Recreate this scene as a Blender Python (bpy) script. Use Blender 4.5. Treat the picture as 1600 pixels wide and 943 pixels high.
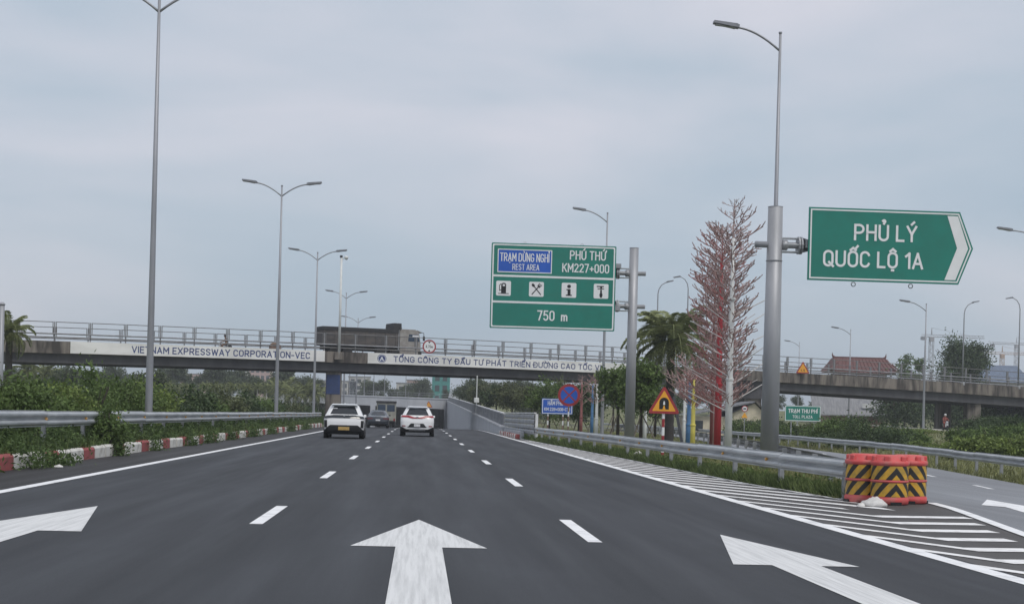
import bpy, math, random
import numpy as np
from mathutils import Vector, Matrix

R = math.radians
for o in list(bpy.data.objects):
    bpy.data.objects.remove(o)
scene = bpy.context.scene
col = scene.collection

# ---------------------------------------------------------------- camera
F = 2367.0                       # focal length in photo pixels (photo is 1600 x 943)
CX, CY, ROLL = 800.0, 648.5, R(1.5)
CAM_H = 1.3
YAW = math.atan(145.0 / F)
fwd = Vector((math.sin(YAW), math.cos(YAW), 0))
rt0 = Vector((math.cos(YAW), -math.sin(YAW), 0))
up0 = Vector((0, 0, 1))
cam_d = bpy.data.cameras.new('camera')
cam = bpy.data.objects.new('camera', cam_d)
col.objects.link(cam)
xa = rt0 * math.cos(ROLL) + up0 * math.sin(ROLL)
ya = up0 * math.cos(ROLL) - rt0 * math.sin(ROLL)
mw = Matrix((xa, ya, -fwd)).transposed().to_4x4()
mw.translation = (0, 0, CAM_H)
cam.matrix_world = mw
cam_d.sensor_width = 36.0
cam_d.lens = 36.0 * F / 1600.0
cam_d.shift_y = (CY - 471.5) / 1600.0
cam_d.clip_start = 0.1
cam_d.clip_end = 9000.0
scene.camera = cam


def at(px, py, Y):
    """world point at distance Y down the road that the photo shows at px, py"""
    a_, b_ = px - CX, CY - py
    a = a_ * math.cos(ROLL) - b_ * math.sin(ROLL)
    b = a_ * math.sin(ROLL) + b_ * math.cos(ROLL)
    d = fwd * F + rt0 * a + up0 * b
    return Vector((0, 0, CAM_H)) + d * (Y / d.y)


def hor(px):
    return CY + (px - CX) * math.tan(ROLL)


def gx(px, Y):
    """world x of a photo column (read at eye level) at distance Y"""
    return at(px, hor(px), Y).x


# ---------------------------------------------------------------- world, sun, exposure
SUN_EL, SUN_AZ = R(58), R(150)
world = bpy.data.worlds.new('World')
scene.world = world
world.use_nodes = True
wn = world.node_tree.nodes
wl = world.node_tree.links
wn.clear()
w_out = wn.new('ShaderNodeOutputWorld')
w_sky = wn.new('ShaderNodeTexSky')
w_sky.sky_type = 'NISHITA'
w_sky.sun_disc = False
w_sky.sun_elevation = SUN_EL
w_sky.sun_rotation = SUN_AZ
w_sky.dust_density = 3.0
w_bg1 = wn.new('ShaderNodeBackground')
w_bg1.inputs[1].default_value = 0.09
wl.new(w_sky.outputs[0], w_bg1.inputs[0])
w_tc = wn.new('ShaderNodeTexCoord')
w_map = wn.new('ShaderNodeMapping')
w_map.inputs['Scale'].default_value = (1.0, 1.0, 3.6)
w_map.inputs['Rotation'].default_value = (0, R(6), 0)
wl.new(w_tc.outputs['Generated'], w_map.inputs[0])
w_n1 = wn.new('ShaderNodeTexNoise')
w_n1.inputs['Scale'].default_value = 2.6
w_n1.inputs['Detail'].default_value = 5.0
w_n1.inputs['Roughness'].default_value = 0.46
w_n1.inputs['Distortion'].default_value = 0.25
wl.new(w_map.outputs[0], w_n1.inputs['Vector'])
w_sep = wn.new('ShaderNodeSeparateXYZ')
wl.new(w_tc.outputs['Generated'], w_sep.inputs[0])
w_alt = wn.new('ShaderNodeMapRange')          # clouds a little paler higher up
w_alt.inputs['From Min'].default_value = 0.0
w_alt.inputs['From Max'].default_value = 0.34
w_alt.inputs['To Min'].default_value = -0.03
w_alt.inputs['To Max'].default_value = 0.15
wl.new(w_sep.outputs['Z'], w_alt.inputs['Value'])
w_add = wn.new('ShaderNodeMath')
w_add.operation = 'ADD'
wl.new(w_n1.outputs['Fac'], w_add.inputs[0])
wl.new(w_alt.outputs[0], w_add.inputs[1])
w_rmp = wn.new('ShaderNodeValToRGB')
cr = w_rmp.color_ramp
cr.elements[0].position = 0.33
cr.elements[0].color = (0.325, 0.410, 0.495, 1)
cr.elements[1].position = 0.74
cr.elements[1].color = (0.585, 0.580, 0.635, 1)
e = cr.elements.new(0.50)
e.color = (0.405, 0.468, 0.540, 1)
wl.new(w_add.outputs[0], w_rmp.inputs[0])
w_bg2 = wn.new('ShaderNodeBackground')
w_bg2.inputs[1].default_value = 1.0
wl.new(w_rmp.outputs[0], w_bg2.inputs[0])
w_mix = wn.new('ShaderNodeMixShader')
w_mix.inputs[0].default_value = 0.86
wl.new(w_bg1.outputs[0], w_mix.inputs[1])
wl.new(w_bg2.outputs[0], w_mix.inputs[2])
wl.new(w_mix.outputs[0], w_out.inputs[0])

sun_d = bpy.data.lights.new('sun', 'SUN')
sun_d.energy = 1.3
sun_d.angle = R(22)
sun_d.color = (1.0, 0.96, 0.90)
sun = bpy.data.objects.new('sun', sun_d)
col.objects.link(sun)
sdir = Vector((math.sin(SUN_AZ) * math.cos(SUN_EL), math.cos(SUN_AZ) * math.cos(SUN_EL), math.sin(SUN_EL)))
sun.rotation_euler = sdir.to_track_quat('Z', 'Y').to_euler()
vs = scene.view_settings
vs.view_transform = 'Standard'
vs.look = 'None'
vs.exposure = 0.38
vs.gamma = 1.0
vs.use_curve_mapping = False
scene.render.engine = 'CYCLES'
scene.cycles.max_bounces = 6
scene.cycles.volume_bounces = 0
scene.cycles.transparent_max_bounces = 6

# ---------------------------------------------------------------- materials
MATS = {}


def mat(name, c, rough=0.65, metal=0.0, var=0.12, scale=4.0, stretch=(1, 1, 1), bump=0.0, c2=None, detail=5.0,
        thr=(0.42, 0.62), island=0.0, spec=0.5, translucent=0.0, coat=0.0):
    """procedural material: base colour c, noise blotches towards c2 (default darker c), optional bump / per-leaf variation"""
    if name in MATS:
        return MATS[name]
    m = bpy.data.materials.new(name)
    m.use_nodes = True
    n, l = m.node_tree.nodes, m.node_tree.links
    b = n['Principled BSDF']
    b.inputs['Roughness'].default_value = rough
    b.inputs['Metallic'].default_value = metal
    b.inputs['Specular IOR Level'].default_value = spec
    b.inputs['Coat Weight'].default_value = coat
    tc = n.new('ShaderNodeTexCoord')
    mp = n.new('ShaderNodeMapping')
    mp.inputs['Scale'].default_value = stretch
    l.new(tc.outputs['Object'], mp.inputs[0])
    nz = n.new('ShaderNodeTexNoise')
    nz.inputs['Scale'].default_value = scale
    nz.inputs['Detail'].default_value = detail
    nz.inputs['Roughness'].default_value = 0.6
    l.new(mp.outputs[0], nz.inputs['Vector'])
    rp = n.new('ShaderNodeValToRGB')
    rp.color_ramp.elements[0].position = thr[0]
    rp.color_ramp.elements[1].position = thr[1]
    if c2 is None:
        c2 = tuple(max(0.0, x * (1 - 2 * var)) for x in c)
    rp.color_ramp.elements[0].color = (*c2, 1)
    rp.color_ramp.elements[1].color = (*c, 1)
    l.new(nz.outputs['Fac'], rp.inputs[0])
    out = rp.outputs[0]
    if island > 0:
        ge = n.new('ShaderNodeNewGeometry')
        hs = n.new('ShaderNodeHueSaturation')
        mr = n.new('ShaderNodeMapRange')
        mr.inputs['To Min'].default_value = 1 - island
        mr.inputs['To Max'].default_value = 1 + island
        l.new(ge.outputs['Random Per Island'], mr.inputs['Value'])
        l.new(mr.outputs[0], hs.inputs['Value'])
        l.new(out, hs.inputs['Color'])
        out = hs.outputs[0]
    l.new(out, b.inputs['Base Color'])
    if bump > 0:
        bp = n.new('ShaderNodeBump')
        bp.inputs['Strength'].default_value = bump
        bp.inputs['Distance'].default_value = 0.02
        l.new(nz.outputs['Fac'], bp.inputs['Height'])
        l.new(bp.outputs[0], b.inputs['Normal'])
    if translucent > 0:
        tr = n.new('ShaderNodeBsdfTranslucent')
        l.new(out, tr.inputs[0])
        mx = n.new('ShaderNodeMixShader')
        mx.inputs[0].default_value = translucent
        l.new(b.outputs[0], mx.inputs[1])
        l.new(tr.outputs[0], mx.inputs[2])
        l.new(mx.outputs[0], n['Material Output'].inputs[0])
    MATS[name] = m
    return m


def asphalt(name, c, streak, tracks=0.0, fine=70.0):
    """asphalt: fine aggregate, long streaks down the lanes, big patches"""
    m = bpy.data.materials.new(name)
    m.use_nodes = True
    n, l = m.node_tree.nodes, m.node_tree.links
    b = n['Principled BSDF']
    tc = n.new('ShaderNodeTexCoord')

    def noise(scale, stretch, det=4):
        mp = n.new('ShaderNodeMapping')
        mp.inputs['Scale'].default_value = stretch
        l.new(tc.outputs['Object'], mp.inputs[0])
        z = n.new('ShaderNodeTexNoise')
        z.inputs['Scale'].default_value = scale
        z.inputs['Detail'].default_value = det
        l.new(mp.outputs[0], z.inputs['Vector'])
        return z.outputs['Fac']

    def rng(v, a, b_, lo, hi):
        r = n.new('ShaderNodeMapRange')
        r.inputs['From Min'].default_value = a
        r.inputs['From Max'].default_value = b_
        r.inputs['To Min'].default_value = lo
        r.inputs['To Max'].default_value = hi
        l.new(v, r.inputs['Value'])
        return r.outputs[0]

    def mul(a, b_):
        k = n.new('ShaderNodeMath')
        k.operation = 'MULTIPLY'
        l.new(a, k.inputs[0])
        l.new(b_, k.inputs[1])
        return k.outputs[0]
    fn = noise(fine, (1, 1, 1), 2)
    v = mul(rng(fn, 0.3, 0.7, 0.78, 1.22),
            mul(rng(noise(1.5, (1.0, 0.022, 1)), 0.3, 0.7, 1 - streak, 1 + streak),
                rng(noise(0.16, (1, 0.35, 1)), 0.3, 0.7, 0.80, 1.20)))
    if tracks:
        sp = n.new('ShaderNodeSeparateXYZ')
        l.new(tc.outputs['Object'], sp.inputs[0])
        sn = n.new('ShaderNodeMath')            # two polished wheel paths in each 3.66 m lane
        sn.operation = 'MULTIPLY_ADD'
        sn.inputs[1].default_value = 2 * math.pi / 1.83
        sn.inputs[2].default_value = -.1
        l.new(sp.outputs['X'], sn.inputs[0])
        cs = n.new('ShaderNodeMath')
        cs.operation = 'COSINE'
        l.new(sn.outputs[0], cs.inputs[0])
        v = mul(v, rng(cs.outputs[0], -1, 1, 1.0 + tracks, 1.0 - tracks))
        # faint longitudinal paving seams and rubbed spots
        v = mul(v, rng(noise(0.9, (1.0, 0.5, 1), 8), 0.55, 0.72, 1.0, 1.16))
    mx = n.new('ShaderNodeVectorMath')
    mx.operation = 'SCALE'
    mx.inputs[0].default_value = c
    l.new(v, mx.inputs['Scale'])
    l.new(mx.outputs[0], b.inputs['Base Color'])
    l.new(rng(noise(2.0, (1, 0.05, 1)), 0.3, 0.7, 0.62, 0.82), b.inputs['Roughness'])
    b.inputs['Specular IOR Level'].default_value = 0.35
    bp = n.new('ShaderNodeBump')
    bp.inputs['Strength'].default_value = 0.35
    bp.inputs['Distance'].default_value = 0.01
    l.new(fn, bp.inputs['Height'])
    l.new(bp.outputs[0], b.inputs['Normal'])
    MATS[name] = m
    return m


asphalt('asphalt_main', (0.0315, 0.0345, 0.0405), 0.17, 0.09)
asphalt('asphalt_shoulder', (0.030, 0.029, 0.030), 0.10)
asphalt('asphalt_ramp', (0.195, 0.205, 0.222), 0.08)
asphalt('asphalt_gore', (0.075, 0.072, 0.071), 0.14)
mat('paint_white', (0.80, 0.81, 0.82), 0.6, var=0.10, scale=3.0, c2=(0.56, 0.57, 0.58), thr=(0.30, 0.5))
mat('paint_worn', (0.66, 0.67, 0.67), 0.65, scale=26, stretch=(1, 0.03, 1), c2=(0.50, 0.51, 0.51), thr=(0.34, 0.58), detail=10)
mat('gore_paint', (0.80, 0.80, 0.80), 0.65, scale=5, c2=(0.45, 0.45, 0.44), thr=(0.27, 0.5), detail=8)
mat('earth_grass', (0.175, 0.190, 0.080), 0.95, scale=0.9, c2=(0.105, 0.110, 0.055), detail=9, bump=0.4)
mat('galvanised', (0.50, 0.52, 0.53), 0.45, 0.40, scale=1.3, stretch=(3, .6, 3), c2=(0.31, 0.33, 0.35), detail=8, thr=(.3, .65))
mat('galvanised_dull', (0.38, 0.40, 0.42), 0.55, 0.35, scale=2.0, c2=(0.28, 0.29, 0.31), detail=7)
mat('lamp_paint', (0.33, 0.34, 0.37), 0.5, 0.35, scale=1.2, stretch=(2, 2, .3), c2=(0.27, 0.28, 0.30))
mat('lamp_head', (0.25, 0.26, 0.29), 0.5, 0.2, scale=3)
mat('lamp_lens', (0.5, 0.52, 0.55), 0.2, 0, scale=3)
mat('post_grey', (0.36, 0.37, 0.39), 0.5, 0.3, scale=.9, stretch=(2, 2, .5), c2=(0.29, 0.30, 0.32), detail=8)
mat('rail_dark', (0.17, 0.18, 0.19), 0.65, 0.0, scale=2, c2=(0.15, 0.14, 0.13))
mat('rail_steel', (0.27, 0.28, 0.30), 0.7, 0.0, scale=2, c2=(0.20, 0.20, 0.21))
mat('amber', (0.75, 0.38, 0.06), 0.3, scale=6)
mat('sign_green', (0.012, 0.205, 0.158), 0.45, scale=1.5, var=.06, c2=(0.014, 0.185, 0.142))
mat('sign_blue', (0.020, 0.11, 0.52), 0.45, scale=1.5, var=.06)
mat('sign_white', (0.80, 0.82, 0.83), 0.45, scale=2, var=.03)
mat('sign_black', (0.012, 0.013, 0.016), 0.5, scale=2)
mat('sign_red', (0.35, 0.038, 0.045), 0.45, scale=2, var=.08)
mat('sign_amber', (0.85, 0.40, 0.035), 0.45, scale=2, var=.06)
mat('sign_back', (0.28, 0.30, 0.31), 0.5, .4, scale=2)
mat('kerb_white', (0.66, 0.65, 0.61), 0.8, scale=3.5, c2=(0.36, 0.34, 0.30), thr=(.33, .52), detail=9, bump=.3)
mat('kerb_red', (0.33, 0.075, 0.075), 0.8, scale=3.5, c2=(0.20, 0.07, 0.065), thr=(.33, .55), detail=9, bump=.3)
mat('concrete', (0.34, 0.32, 0.30), 0.85, scale=1.1, stretch=(1, 1, .5), c2=(0.22, 0.21, 0.20), detail=9, bump=.2)
mat('concrete_stained', (0.205, 0.182, 0.158), 0.9, scale=.8, stretch=(1.6, 1.6, .28), c2=(0.050, 0.044, 0.040), thr=(.40, .60), detail=9, bump=.2)
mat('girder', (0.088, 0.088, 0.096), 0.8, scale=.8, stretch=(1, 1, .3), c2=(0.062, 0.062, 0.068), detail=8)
mat('banner', (0.78, 0.78, 0.765), 0.6, scale=.5, stretch=(.5, .5, 1.4), c2=(0.62, 0.62, 0.60), detail=8, thr=(.35, .6))
mat('banner_blue', (0.035, 0.06, 0.20), 0.6, scale=2)
mat('pier_blue', (0.03, 0.06, 0.17), 0.7, scale=2)
mat('wall_pale', (0.46, 0.48, 0.51), 0.85, scale=.5, stretch=(1, 1, .35), c2=(0.36, 0.38, 0.41), detail=9, thr=(.35, .65))
mat('wall_white', (0.72, 0.73, 0.74), 0.7, scale=1)
mat('fence_grey', (0.22, 0.23, 0.25), 0.6, .3, scale=1, stretch=(1, .3, 3))
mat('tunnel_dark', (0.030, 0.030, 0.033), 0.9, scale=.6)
mat('car_white', (0.80, 0.81, 0.82), 0.28, 0, scale=1, var=.02, coat=.6)
mat('car_dark', (0.035, 0.042, 0.055), 0.25, 0.2, scale=1, var=.05, coat=.8)
mat('car_black', (0.014, 0.014, 0.016), 0.5, scale=4)
mat('glass_dark', (0.016, 0.020, 0.026), 0.08, 0, scale=1, var=.02, spec=.6)
mat('glass_blue', (0.03, 0.05, 0.085), 0.1, 0, scale=1, var=.02)
mat('tail_dark', (0.12, 0.022, 0.028), 0.25, scale=4)
mat('tail_red', (0.34, 0.02, 0.03), 0.25, scale=4)
mat('plate_yellow', (0.50, 0.35, 0.12), 0.5, scale=26, stretch=(1, 1, .8), c2=(0.40, 0.25, 0.07), thr=(.40, .56))
mat('plate_white', (0.75, 0.76, 0.78), 0.5, scale=26, c2=(0.50, 0.51, 0.53), thr=(.40, .56))
mat('rubber', (0.018, 0.018, 0.019), 0.85, scale=8)
mat('rim_metal', (0.40, 0.41, 0.43), 0.35, .7, scale=3)
mat('chrome_grey', (0.50, 0.51, 0.53), 0.3, .5, scale=3)
mat('truck_beige', (0.37, 0.37, 0.32), 0.5, scale=2, c2=(0.27, 0.27, 0.23), detail=7)
mat('truck_body', (0.060, 0.057, 0.058), 0.75, scale=1.4, stretch=(1, 1, 2.2), c2=(0.100, 0.089, 0.081), detail=8)
mat('truck_rim', (0.030, 0.030, 0.033), 0.7, scale=2)
mat('truck_cab', (0.33, 0.32, 0.30), 0.6, scale=2, c2=(0.24, 0.22, 0.20), detail=7)
mat('barrel_red', (0.60, 0.085, 0.085), 0.6, scale=5, c2=(0.46, 0.15, 0.135), detail=9, thr=(.36, .56))
mat('bag_white', (0.70, 0.69, 0.67), 0.75, scale=6, bump=.4)
mat('bark', (0.085, 0.072, 0.060), 0.95, scale=3, stretch=(3, 3, .6), bump=.6, c2=(0.05, 0.042, 0.035))
mat('bark_white', (0.50, 0.50, 0.47), 0.9, scale=3, c2=(0.33, 0.32, 0.30))
mat('palm_bark', (0.055, 0.050, 0.048), 0.95, scale=4, stretch=(1, 1, 4), bump=.6)
mat('bamboo', (0.21, 0.18, 0.14), 0.8, scale=3)
mat('pole_white', (0.68, 0.70, 0.69), 0.5, scale=2, var=.05)
mat('pole_red', (0.40, 0.035, 0.045), 0.5, scale=2, var=.06)
mat('pole_yellow', (0.66, 0.58, 0.12), 0.5, scale=2)
mat('pole_blue', (0.06, 0.17, 0.34), 0.5, scale=2)
mat('pole_maroon', (0.25, 0.085, 0.08), 0.6, scale=2)
mat('pole_pink', (0.55, 0.36, 0.33), 0.6, scale=2)
mat('twig_pale', (0.43, 0.34, 0.325), 0.8, scale=2, c2=(0.33, 0.24, 0.23))
mat('twig_pink', (0.42, 0.185, 0.18), 0.8, scale=2, c2=(0.33, 0.18, 0.17))
mat('twig_brown', (0.38, 0.26, 0.245), 0.8, scale=2, c2=(0.30, 0.20, 0.19))
mat('twig_white', (0.62, 0.60, 0.585), 0.7, scale=2, var=.05)


def leafmat(name, c, island=.42):
    return mat(name, c, 0.7, scale=1.3, c2=(c[0] * .62, c[1] * .66, c[2] * .66), detail=3, thr=(.40, .60), island=island, translucent=.28, spec=.25)


leafmat('leaf_mid', (0.135, 0.195, 0.062))
leafmat('leaf_weed', (0.100, 0.150, 0.052))
leafmat('leaf_dark', (0.085, 0.122, 0.055))
leafmat('leaf_olive', (0.130, 0.148, 0.072))
leafmat('leaf_bright', (0.205, 0.265, 0.075))
leafmat('leaf_far', (0.105, 0.130, 0.072), .3)
leafmat('leaf_palm', (0.285, 0.315, 0.150), .35)
leafmat('grass_blade', (0.125, 0.165, 0.058), .45)
leafmat('grass_dry', (0.250, 0.255, 0.110), .4)
mat('roof_red', (0.145, 0.070, 0.066), 0.85, scale=1.2, stretch=(6, 1, 1), c2=(0.13, 0.058, 0.052), detail=6)
mat('roof_ridge', (0.14, 0.056, 0.050), 0.85, scale=3)
mat('roof_grey', (0.22, 0.23, 0.25), 0.7, scale=1.2, stretch=(4, 1, 1), c2=(0.16, 0.165, 0.18))
mat('roof_pale', (0.27, 0.275, 0.29), 0.8, scale=1.2, stretch=(4, 1, 1), c2=(0.20, 0.205, 0.22))
mat('roof_blue', (0.14, 0.18, 0.25), 0.7, scale=1.2, stretch=(4, 1, 1))
mat('wall_cream', (0.62, 0.56, 0.43), 0.85, scale=1)
mat('wall_brown', (0.24, 0.16, 0.12), 0.85, scale=1)
mat('wall_house', (0.52, 0.51, 0.49), 0.85, scale=1)
mat('wall_pink', (0.48, 0.33, 0.30), 0.85, scale=1)
mat('teal_net', (0.05, 0.27, 0.25), 0.9, scale=1)
mat('window_dark', (0.05, 0.06, 0.07), 0.25, scale=1)
mat('crane_steel', (0.34, 0.34, 0.36), 0.7, scale=1)
mat('crane_orange', (0.42, 0.28, 0.19), 0.7, scale=1)
mat('path_concrete', (0.42, 0.41, 0.37), 0.9, scale=1, detail=8)
mat('skin', (0.42, 0.27, 0.20), 0.6, scale=4)
mat('cloth_red', (0.32, 0.09, 0.07), 0.85, scale=6)
mat('cloth_dark', (0.03, 0.033, 0.045), 0.85, scale=6)
mat('cloth_tan', (0.24, 0.15, 0.10), 0.85, scale=6)
mat('helmet_white', (0.65, 0.65, 0.65), 0.4, scale=3)
mat('helmet_dark', (0.05, 0.05, 0.06), 0.4, scale=3)


def chevron_mat():
    """yellow sheet with black chevrons: |angle| + height bands, in the barrel's own space"""
    m = bpy.data.materials.new('chevron_sheet')
    m.use_nodes = True
    n, l = m.node_tree.nodes, m.node_tree.links
    b = n['Principled BSDF']
    tc = n.new('ShaderNodeTexCoord')
    sp = n.new('ShaderNodeSeparateXYZ')
    l.new(tc.outputs['Object'], sp.inputs[0])

    def mth(op, a, b_=None):
        k = n.new('ShaderNodeMath')
        k.operation = op
        for i, v in enumerate((a, b_)):
            if v is None:
                continue
            if isinstance(v, (int, float)):
                k.inputs[i].default_value = v
            else:
                l.new(v, k.inputs[i])
        return k.outputs[0]
    neg = mth('MULTIPLY', sp.outputs['Y'], -1.0)
    ang = mth('ABSOLUTE', mth('ARCTAN2', sp.outputs['X'], neg))        # 0 in front
    arc = mth('MULTIPLY', ang, 0.30)
    zz = mth('MODULO', mth('SUBTRACT', sp.outputs['Z'], 0.13), 0.262)   # two tiers
    band = mth('ADD', zz, mth('MULTIPLY', arc, 1.15))
    f = mth('MODULO', mth('ADD', band, 0.16), 0.26)
    s = mth('LESS_THAN', f, 0.12)
    nz = n.new('ShaderNodeTexNoise')
    nz.inputs['Scale'].default_value = 9
    l.new(tc.outputs['Object'], nz.inputs['Vector'])
    rp = n.new('ShaderNodeValToRGB')
    rp.color_ramp.elements[0].position = .35
    rp.color_ramp.elements[0].color = (0.40, 0.26, 0.05, 1)
    rp.color_ramp.elements[1].position = .6
    rp.color_ramp.elements[1].color = (0.62, 0.35, 0.03, 1)
    l.new(nz.outputs['Fac'], rp.inputs[0])
    mx = n.new('ShaderNodeMix')
    mx.data_type = 'RGBA'
    l.new(s, mx.inputs['Factor'])
    l.new(rp.outputs[0], mx.inputs['A'])
    mx.inputs['B'].default_value = (0.022, 0.021, 0.020, 1)
    l.new(mx.outputs['Result'], b.inputs['Base Color'])
    b.inputs['Roughness'].default_value = 0.45
    MATS['chevron_sheet'] = m


chevron_mat()

# ---------------------------------------------------------------- mesh helpers


def tag(o, label=None, cat=None, group=None, kind=None):
    if label:
        o['label'] = label
    if cat:
        o['category'] = cat
    if group:
        o['group'] = group
    if kind:
        o['kind'] = kind
    return o


def empty(name, loc, rz=0.0, label=None, cat=None, group=None, kind=None):
    o = bpy.data.objects.new(name, None)
    col.objects.link(o)
    o.location = loc
    o.rotation_euler = (0, 0, rz)
    o.empty_display_size = 0.2
    return tag(o, label, cat, group, kind)


def link(name, me, m, parent=None, loc=None, rot=None, smooth=False):
    o = bpy.data.objects.new(name, me)
    col.objects.link(o)
    if m is not None and not me.materials:
        me.materials.append(MATS[m] if isinstance(m, str) else m)
    if smooth:
        me.polygons.foreach_set('use_smooth', [True] * len(me.polygons))
    if parent is not None:
        o.parent = parent
    if loc is not None:
        o.location = loc
    if rot is not None:
        o.rotation_euler = rot
    return o


def copy_tree(o, parent=None):
    c = o.copy()
    col.objects.link(c)
    if parent is not None:
        c.parent = parent
    for ch in list(o.children):
        copy_tree(ch, c)
    return c


class MB:
    def __init__(s):
        s.v, s.f = [], []

    def add(s, vs_, fs):
        k = len(s.v)
        s.v += [tuple(p) for p in vs_]
        s.f += [tuple(i + k for i in f) for f in fs]
        return s

    def box(s, x0, x1, y0, y1, z0, z1):
        return s.add([(x0, y0, z0), (x1, y0, z0), (x1, y1, z0), (x0, y1, z0), (x0, y0, z1), (x1, y0, z1), (x1, y1, z1), (x0, y1, z1)],
                     [(0, 3, 2, 1), (4, 5, 6, 7), (0, 1, 5, 4), (1, 2, 6, 5), (2, 3, 7, 6), (3, 0, 4, 7)])

    def cbox(s, x0, x1, y0, y1, z0, z1, c=0.03):
        """box with chamfered vertical and top edges"""
        c = min(c, (x1 - x0) / 3, (y1 - y0) / 3)
        def ring(i, z):
            return [(x0 + i + c, y0 + i, z), (x1 - i - c, y0 + i, z), (x1 - i, y0 + i + c, z), (x1 - i, y1 - i - c, z),
                    (x1 - i - c, y1 - i, z), (x0 + i + c, y1 - i, z), (x0 + i, y1 - i - c, z), (x0 + i, y0 + i + c, z)]
        return s.loft([ring(0, z0), ring(0, z1 - c), ring(c * .8, z1)])

    def loft(s, rings, cap=True, closed=True):
        k = len(s.v)
        n = len(rings[0])
        for r in rings:
            s.v += [tuple(p) for p in r]
        m = n if closed else n - 1
        for i in range(len(rings) - 1):
            for j in range(m):
                a, b = k + i * n + j, k + i * n + (j + 1) % n
                s.f.append((a, b, b + n, a + n))
        if cap:
            s.f.append(tuple(range(k + n - 1, k - 1, -1)))
            e_ = k + (len(rings) - 1) * n
            s.f.append(tuple(range(e_, e_ + n)))
        return s

    def tube(s, pts, rad, n=8, cap=True):
        pts = [Vector(p) for p in pts]
        if not isinstance(rad, (list, tuple)):
            rad = [rad] * len(pts)
        rings = []
        ref = None
        for i, p in enumerate(pts):
            t = (pts[min(i + 1, len(pts) - 1)] - pts[max(i - 1, 0)]).normalized()
            if ref is None:
                ref = Vector((1, 0, 0)) if abs(t.x) < .9 else Vector((0, 1, 0))
            u = (ref - t * ref.dot(t)).normalized()
            w = t.cross(u)
            ref = u
            rings.append([p + (u * math.cos(2 * math.pi * j / n) + w * math.sin(2 * math.pi * j / n)) * rad[i] for j in range(n)])
        return s.loft(rings, cap)

    def lathe(s, prof, n=24, c=(0, 0)):
        return s.loft([[(c[0] + r * math.cos(2 * math.pi * j / n), c[1] + r * math.sin(2 * math.pi * j / n), z) for j in range(n)] for r, z in prof])

    def prism(s, pts, y0, y1):
        """outline in x,z extruded from y0 (front) to y1"""
        n = len(pts)
        return s.add([(p[0], y0, p[1]) for p in pts] + [(p[0], y1, p[1]) for p in pts],
                     [tuple(range(n)), tuple(range(2 * n - 1, n - 1, -1))] + [(i, i + n, (i + 1) % n + n, (i + 1) % n) for i in range(n)])

    def ring_prism(s, outer, inner, y0, y1):
        n = len(outer)
        k = len(s.v)
        for y in (y0, y1):
            s.v += [(p[0], y, p[1]) for p in outer] + [(p[0], y, p[1]) for p in inner]
        for i in range(n):
            j = (i + 1) % n
            s.f.append((k + i, k + j, k + n + j, k + n + i))
            s.f.append((k + 2 * n + j, k + 2 * n + i, k + 3 * n + i, k + 3 * n + j))
            s.f.append((k + j, k + i, k + 2 * n + i, k + 2 * n + j))
            s.f.append((k + n + i, k + n + j, k + 3 * n + j, k + 3 * n + i))
        return s

    def mesh(s, name):
        me = bpy.data.meshes.new(name)
        me.from_pydata(s.v, [], s.f)
        me.update()
        return me

    def build(s, name, m, parent=None, smooth=False, loc=None, rot=None):
        return link(name, s.mesh(name), m, parent, loc, rot, smooth)


def quads_mesh(name, v):
    """v: (n,4,3) array of separate quads -> mesh"""
    n = len(v)
    me = bpy.data.meshes.new(name)
    me.vertices.add(n * 4)
    me.vertices.foreach_set('co', np.asarray(v, np.float32).reshape(-1))
    me.loops.add(n * 4)
    me.loops.foreach_set('vertex_index', np.arange(n * 4, dtype=np.int32))
    me.polygons.add(n)
    me.polygons.foreach_set('loop_start', np.arange(0, n * 4, 4, dtype=np.int32))
    me.polygons.foreach_set('loop_total', np.full(n, 4, np.int32))
    me.update(calc_edges=True)
    return me


def unit(a):
    return a / (np.linalg.norm(a, axis=-1, keepdims=True) + 1e-9)


def leaves(rng, c, size, up=0.25, aspect=0.5, out=None):
    """leaf-shaped quads at centres c"""
    n = len(c)
    d = unit(rng.normal(size=(n, 3)) + (0 if out is None else out * .8) + np.array([0, 0, -.15]))
    nr = unit(rng.normal(size=(n, 3)) + np.array([0, 0, up * 3]))
    w = unit(np.cross(d, nr))
    s = size * rng.uniform(.6, 1.35, (n, 1))
    return np.stack([c - d * s, c + w * s * aspect, c + d * s, c - w * s * aspect], 1)


def crown_mesh(name, seed, blobs, n, leaf, clumps=14, spread=.30, aspect=.5):
    """foliage of many separate leaves gathered in clumps over lumpy blobs (x,y,z,rx,ry,rz)"""
    rng = np.random.default_rng(seed)
    B = np.array(blobs, float)
    wt = B[:, 3] * B[:, 4] + B[:, 4] * B[:, 5] + B[:, 3] * B[:, 5]
    wt /= wt.sum()
    cs, out = [], []
    for b, w in zip(B, wt):
        nl = int(n * w)
        k = clumps
        dirs = unit(rng.normal(size=(k, 3)))
        rad = rng.uniform(.35, 1.05, (k, 1))
        cc = dirs * rad
        idx = rng.integers(0, k, nl)
        p = cc[idx] + rng.normal(size=(nl, 3)) * spread * rng.uniform(.5, 1.2, (k, 1))[idx]
        cs.append(p * b[3:6] + b[:3])
        out.append(unit(p))
    c, out = np.concatenate(cs), np.concatenate(out)
    return quads_mesh(name, leaves(rng, c, leaf, .25, aspect, out))


# ---------------------------------------------------------------- lettering: a narrow stroke alphabet built as flat ribbons


def arc(cx, cy, rx, ry, a0, a1, n=8):
    return [(cx + rx * math.cos(R(a0 + (a1 - a0) * i / n)), cy + ry * math.sin(R(a0 + (a1 - a0) * i / n))) for i in range(n + 1)]


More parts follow.
